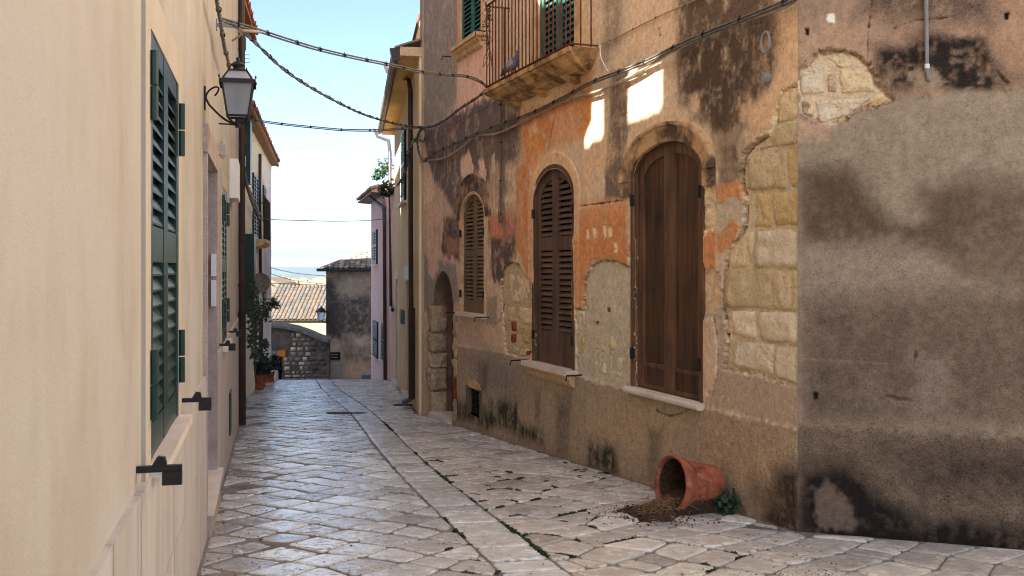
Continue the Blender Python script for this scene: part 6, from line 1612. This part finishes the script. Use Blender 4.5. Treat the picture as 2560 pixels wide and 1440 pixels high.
b_ = ground_at(1816, 1284); herb('weed', b_ + Vector((0, 0, 0)), 0.21, 0.10, 22, 0.027, 'dark green weed at the wall foot beside the fallen pot', 'weed', 3)
b_ = ground_at(1054, 1026); herb('weed', b_, 0.14, 0.09, 14, 0.02, 'small green weed clump beside the doorway at the drainpipe foot', 'weed', 5)

# ---------------------------------------------------------------- pigeon on the balcony edge
def pigeon():
    s, z = RW.hit(1352, 160); c0 = RW.pt(s, bd + 0.005, BZ)
    fx = (-RW.d.to_3d()); fy = RW.n.to_3d(); fz = Vector((0, 0, 1))        # facing towards the viewer's right
    fx = (fx * 0.92 - fy * 0.38).normalized(); fy = fz.cross(fx)
    def P_(a, b, c): return c0 + fx * a + fy * b + fz * c
    # spine stations: along, height, half width, half height
    st = [(-0.215, 0.015, 0.014, 0.004), (-0.17, 0.035, 0.024, 0.010), (-0.125, 0.06, 0.036, 0.022), (-0.08, 0.085, 0.052, 0.042), (-0.04, 0.105, 0.062, 0.056), (0.0, 0.123, 0.064, 0.064), (0.035, 0.14, 0.059, 0.062), (0.058, 0.165, 0.047, 0.05), (0.068, 0.19, 0.035, 0.036), (0.072, 0.212, 0.027, 0.026), (0.075, 0.232, 0.025, 0.024), (0.082, 0.25, 0.025, 0.023), (0.092, 0.262, 0.020, 0.018), (0.103, 0.264, 0.010, 0.008), (0.116, 0.259, 0.0045, 0.004), (0.124, 0.254, 0.001, 0.001)]
    mb = MB(); cols = []; k = 14; n = len(st)
    for i, (a, h, w, t) in enumerate(st):
        a0, h0 = st[max(0, i - 1)][:2]; a1, h1 = st[min(n - 1, i + 1)][:2]; d = Vector((a1 - a0, h1 - h0)).normalized(); nn = Vector((-d.y, d.x))
        for j in range(k):
            an = 2 * math.pi * j / k; y = w * math.sin(an); q = t * math.cos(an)
            mb.v.append(P_(a + nn.x * q, y, h + nn.y * q))
            sd = abs(math.sin(an)); up = math.cos(an)
            col = (128, 132, 140)
            if i <= 1: col = (52, 54, 60)
            elif i == 2: col = (92, 94, 100)
            elif 3 <= i <= 6:
                col = (166, 168, 172) if up > -0.35 else (120, 122, 130)
                if i == 3 and up > -0.5: col = (44, 44, 50)
                if i == 5 and -0.2 < up < 0.35: col = (58, 58, 64)
            elif i in (7,): col = (92, 76, 108)
            elif i in (8, 9): col = (58, 92, 82) if i == 9 else (96, 74, 106)
            elif i < 13: col = (108, 112, 124)
            else: col = (96, 84, 80)
            cols.append(lin(col, 0.8) + (0.2,))
    mb.f = [(i * k + j, i * k + (j + 1) % k, (i + 1) * k + (j + 1) % k, (i + 1) * k + j) for i in range(n - 1) for j in range(k)]
    def extra(pts, r, col):
        b = len(mb.v); mb.tube(pts, r, 6); cols.extend([lin(col, 0.8) + (0.2,)] * (len(mb.v) - b))
    for sy in (-0.022, 0.022):
        ft = P_(0.0, sy, 0.004)
        extra([P_(-0.01, sy, 0.075), P_(-0.005, sy, 0.035), ft], [0.014, 0.006, 0.0045], (178, 84, 80))
        for dx, dy in ((0.035, 0.0), (0.028, 0.018), (0.028, -0.018), (-0.02, 0)): extra([ft, P_(dx, sy + dy, 0.003)], 0.0035, (178, 84, 80))
    for sy in (-1, 1):                                   # folded wing tips
        extra([P_(-0.06, sy * 0.05, 0.10), P_(-0.13, sy * 0.032, 0.062), P_(-0.19, sy * 0.018, 0.04)], [0.02, 0.012, 0.003], (64, 64, 70))
        extra([P_(0.092, sy * 0.021, 0.258), P_(0.092, sy * 0.024, 0.258)], 0.005, (190, 110, 60))
    m, nt, b = nodes('pigeon_feathers'); at = N(nt, 'ShaderNodeAttribute', attribute_name='Paint'); nt.links.new(at.outputs['Color'], b.inputs['Base Color']); b.inputs['Roughness'].default_value = 0.6
    o = obj('pigeon', mb, m, None, 'grey pigeon perched on the rusty balcony edge', 'pigeon', base=c0, smooth=True); paint_mesh(o, cols)
pigeon()
# dry creeper on the balcony's far corner
t = thing('creeper', RW.pt(b1 - 0.05, bd, BZ), 'thin dry creeper twisting up the balcony far corner', 'creeper'); rs = random.Random(2); mb = MB(); ml = MB()
for k in range(5):
    q = [RW.pt(b1 - 0.05 - 0.02 * k + 0.09 * math.sin(i * 0.9 + k), bd - 0.04 + 0.05 * math.cos(i * 1.3 + k), BZ + 0.3 + i * 0.12) for i in range(8)]; mb.tube(smooth(q, 4), 0.004, 4)
    for i in range(14):
        c = q[rs.randrange(3, 8)] + Vector((rs.gauss(0, 0.03), rs.gauss(0, 0.03), rs.gauss(0, 0.04))); a = Vector((rs.uniform(-1, 1), rs.uniform(-1, 1), rs.uniform(-1, 1))).normalized() * 0.02; v = a.orthogonal() * 0.6; ml.add([c - a, c + v, c + a, c - v], [(0, 1, 2, 3)])
obj('stems', mb, MT['stem'], t); obj('foliage', ml, MT['leaf'], t)

# ---------------------------------------------------------------- plants and pots at the whitewashed house
def box_pot(u, v, w, h, label, seed, ph, spread, n, leaf=0.045, depth=None):
    g = ground_at(u, v); d = w * 0.7 if depth is None else depth; t = thing('potted_shrub', g, label, 'potted plant', 'terracotta pots by the whitewashed house')
    mb = MB(); ring = lambda hw, hd, z: [(g.x + sx * hw, g.y + d + sy * hd, g.z + z) for sx, sy in ((-1, -1), (1, -1), (1, 1), (-1, 1))]
    A_, B_, C_, D_, E_ = ring(w * 0.38, d * 0.38, 0.0), ring(w * 0.46, d * 0.46, h * 0.82), ring(w * 0.5, d * 0.5, h * 0.82), ring(w * 0.5, d * 0.5, h), ring(w * 0.44, d * 0.44, h * 0.9)
    for p, q in ((A_, B_), (B_, C_), (C_, D_), (D_, E_)): mb.strip(p + p[:1], q + q[:1])
    mb.add(A_, [(3, 2, 1, 0)]); obj('pot', mb, MT['terracotta'], t); m2 = MB(); m2.add(E_, [(0, 1, 2, 3)]); obj('soil', m2, MT['soil'], t)
    a, b = MB(), MB(); plant(a, b, Vector((g.x, g.y + d, g.z + h * 0.88)), ph, spread, n, leaf, random.Random(seed)); obj('foliage', a, MT['leaf'], t); obj('stems', b, MT['stem'], t)
box_pot(634, 976, 0.42, 0.34, 'leafy shrub in the larger terracotta pot nearest the viewer', 1, 0.62, 0.34, 60)
box_pot(666, 962, 0.30, 0.30, 'bushy plant in the smaller terracotta pot on the step', 2, 0.55, 0.36, 55)
t = thing('climbing_plant', T2(L2.s_y(23.0), 0.2, G(23)), 'tall dark climbing shrub against the whitewashed house', 'climbing plant'); rs = random.Random(8); a, b = MB(), MB()
trunk = on(L2, [(640, 958, 0.25), (636, 900, 0.2), (640, 840, 0.2), (638, 780, 0.2), (636, 720, 0.2)], 0.2); b.tube(smooth(trunk, 5), 0.02, 5)
for u, v, ru, rv in ((634, 735, 14, 30), (650, 770, 18, 32), (640, 800, 18, 30), (632, 840, 12, 30), (664, 780, 10, 18), (664, 862, 9, 14), (640, 880, 12, 22), (626, 770, 8, 40)):
    for k in range(80):
        uu, vv = u + rs.gauss(0, ru * 0.5), v + rs.gauss(0, rv * 0.5); c = on(L2, [(uu, vv, rs.uniform(0.08, 0.4))], 0.2)[0]
        d = Vector((rs.uniform(-1, 1), rs.uniform(-1, 1), rs.uniform(-1, 0.6))).normalized() * rs.uniform(0.035, 0.07); q = d.orthogonal().normalized() * d.length * 0.5; a.add([c - d, c + q, c + d, c - q], [(0, 1, 2, 3)])
    b.tube([trunk[2], on(L2, [(u, v, 0.22)], 0.2)[0]], 0.008, 4)
obj('foliage', a, MT['leaf'], t); obj('stems', b, MT['stem'], t)
# terrace plants on the pink house
for i, (u, v, sc, lab) in enumerate(((946, 438, 0.5, 'wispy green plant at the terrace corner of the pink house'), (962, 425, 0.6, 'taller green plant on the pink house terrace by the drainpipe'), (966, 480, 0.55, 'trailing green plant hanging down over the pink eaves'))):
    c = on(PW, [(u, v + 12, -0.5 if i < 2 else 0.2)], 0)[0]; herb('terrace_plant', c, sc * (1 if i < 2 else 0.8), sc * 0.55, 26, 0.07, lab, 'plant', 30 + i, 'leaf')
herb('hanging_basket', on(L2, [(686, 770, 0.25)], 0.2)[0], 0.3, 0.25, 16, 0.05, 'small hanging plant at the far corner of the whitewashed house', 'plant', 44, 'leaf')
# aerial on the far left roof
a0 = T2(L2.s_y(25.5), -0.5, EZ + 0.3); t = thing('roof_aerial', a0, 'thin television aerial above the far left eaves', 'aerial')
mb = MB(); mb.tube([a0, a0 + Vector((0, 0, 2.1))], 0.012, 4); [mb.tube([a0 + Vector((-0.2, 0, 1.8 + 0.1 * k)), a0 + Vector((0.25, 0, 1.8 + 0.1 * k))], 0.008, 4) for k in range(3)]; obj('mast', mb, MT['pvc'], t)


# ---------------------------------------------------------------- air
mb = MB(); mb.box(XYZ, -5200, 3200, -90, 9200, -75, 34)
hz, hnt, hb = nodes('evening_haze'); hnt.nodes.remove(hb)
pv = N(hnt, 'ShaderNodeVolumePrincipled'); pv.inputs['Color'].default_value = (0.72, 0.87, 1.0, 1); pv.inputs['Density'].default_value = 0.000045; pv.inputs['Anisotropy'].default_value = 0.0
hnt.links.new(pv.outputs[0], hnt.nodes['Material Output'].inputs['Volume'])
obj('haze', mb, hz, kind='stuff', label='thin pale evening haze over the valley', cat='haze')
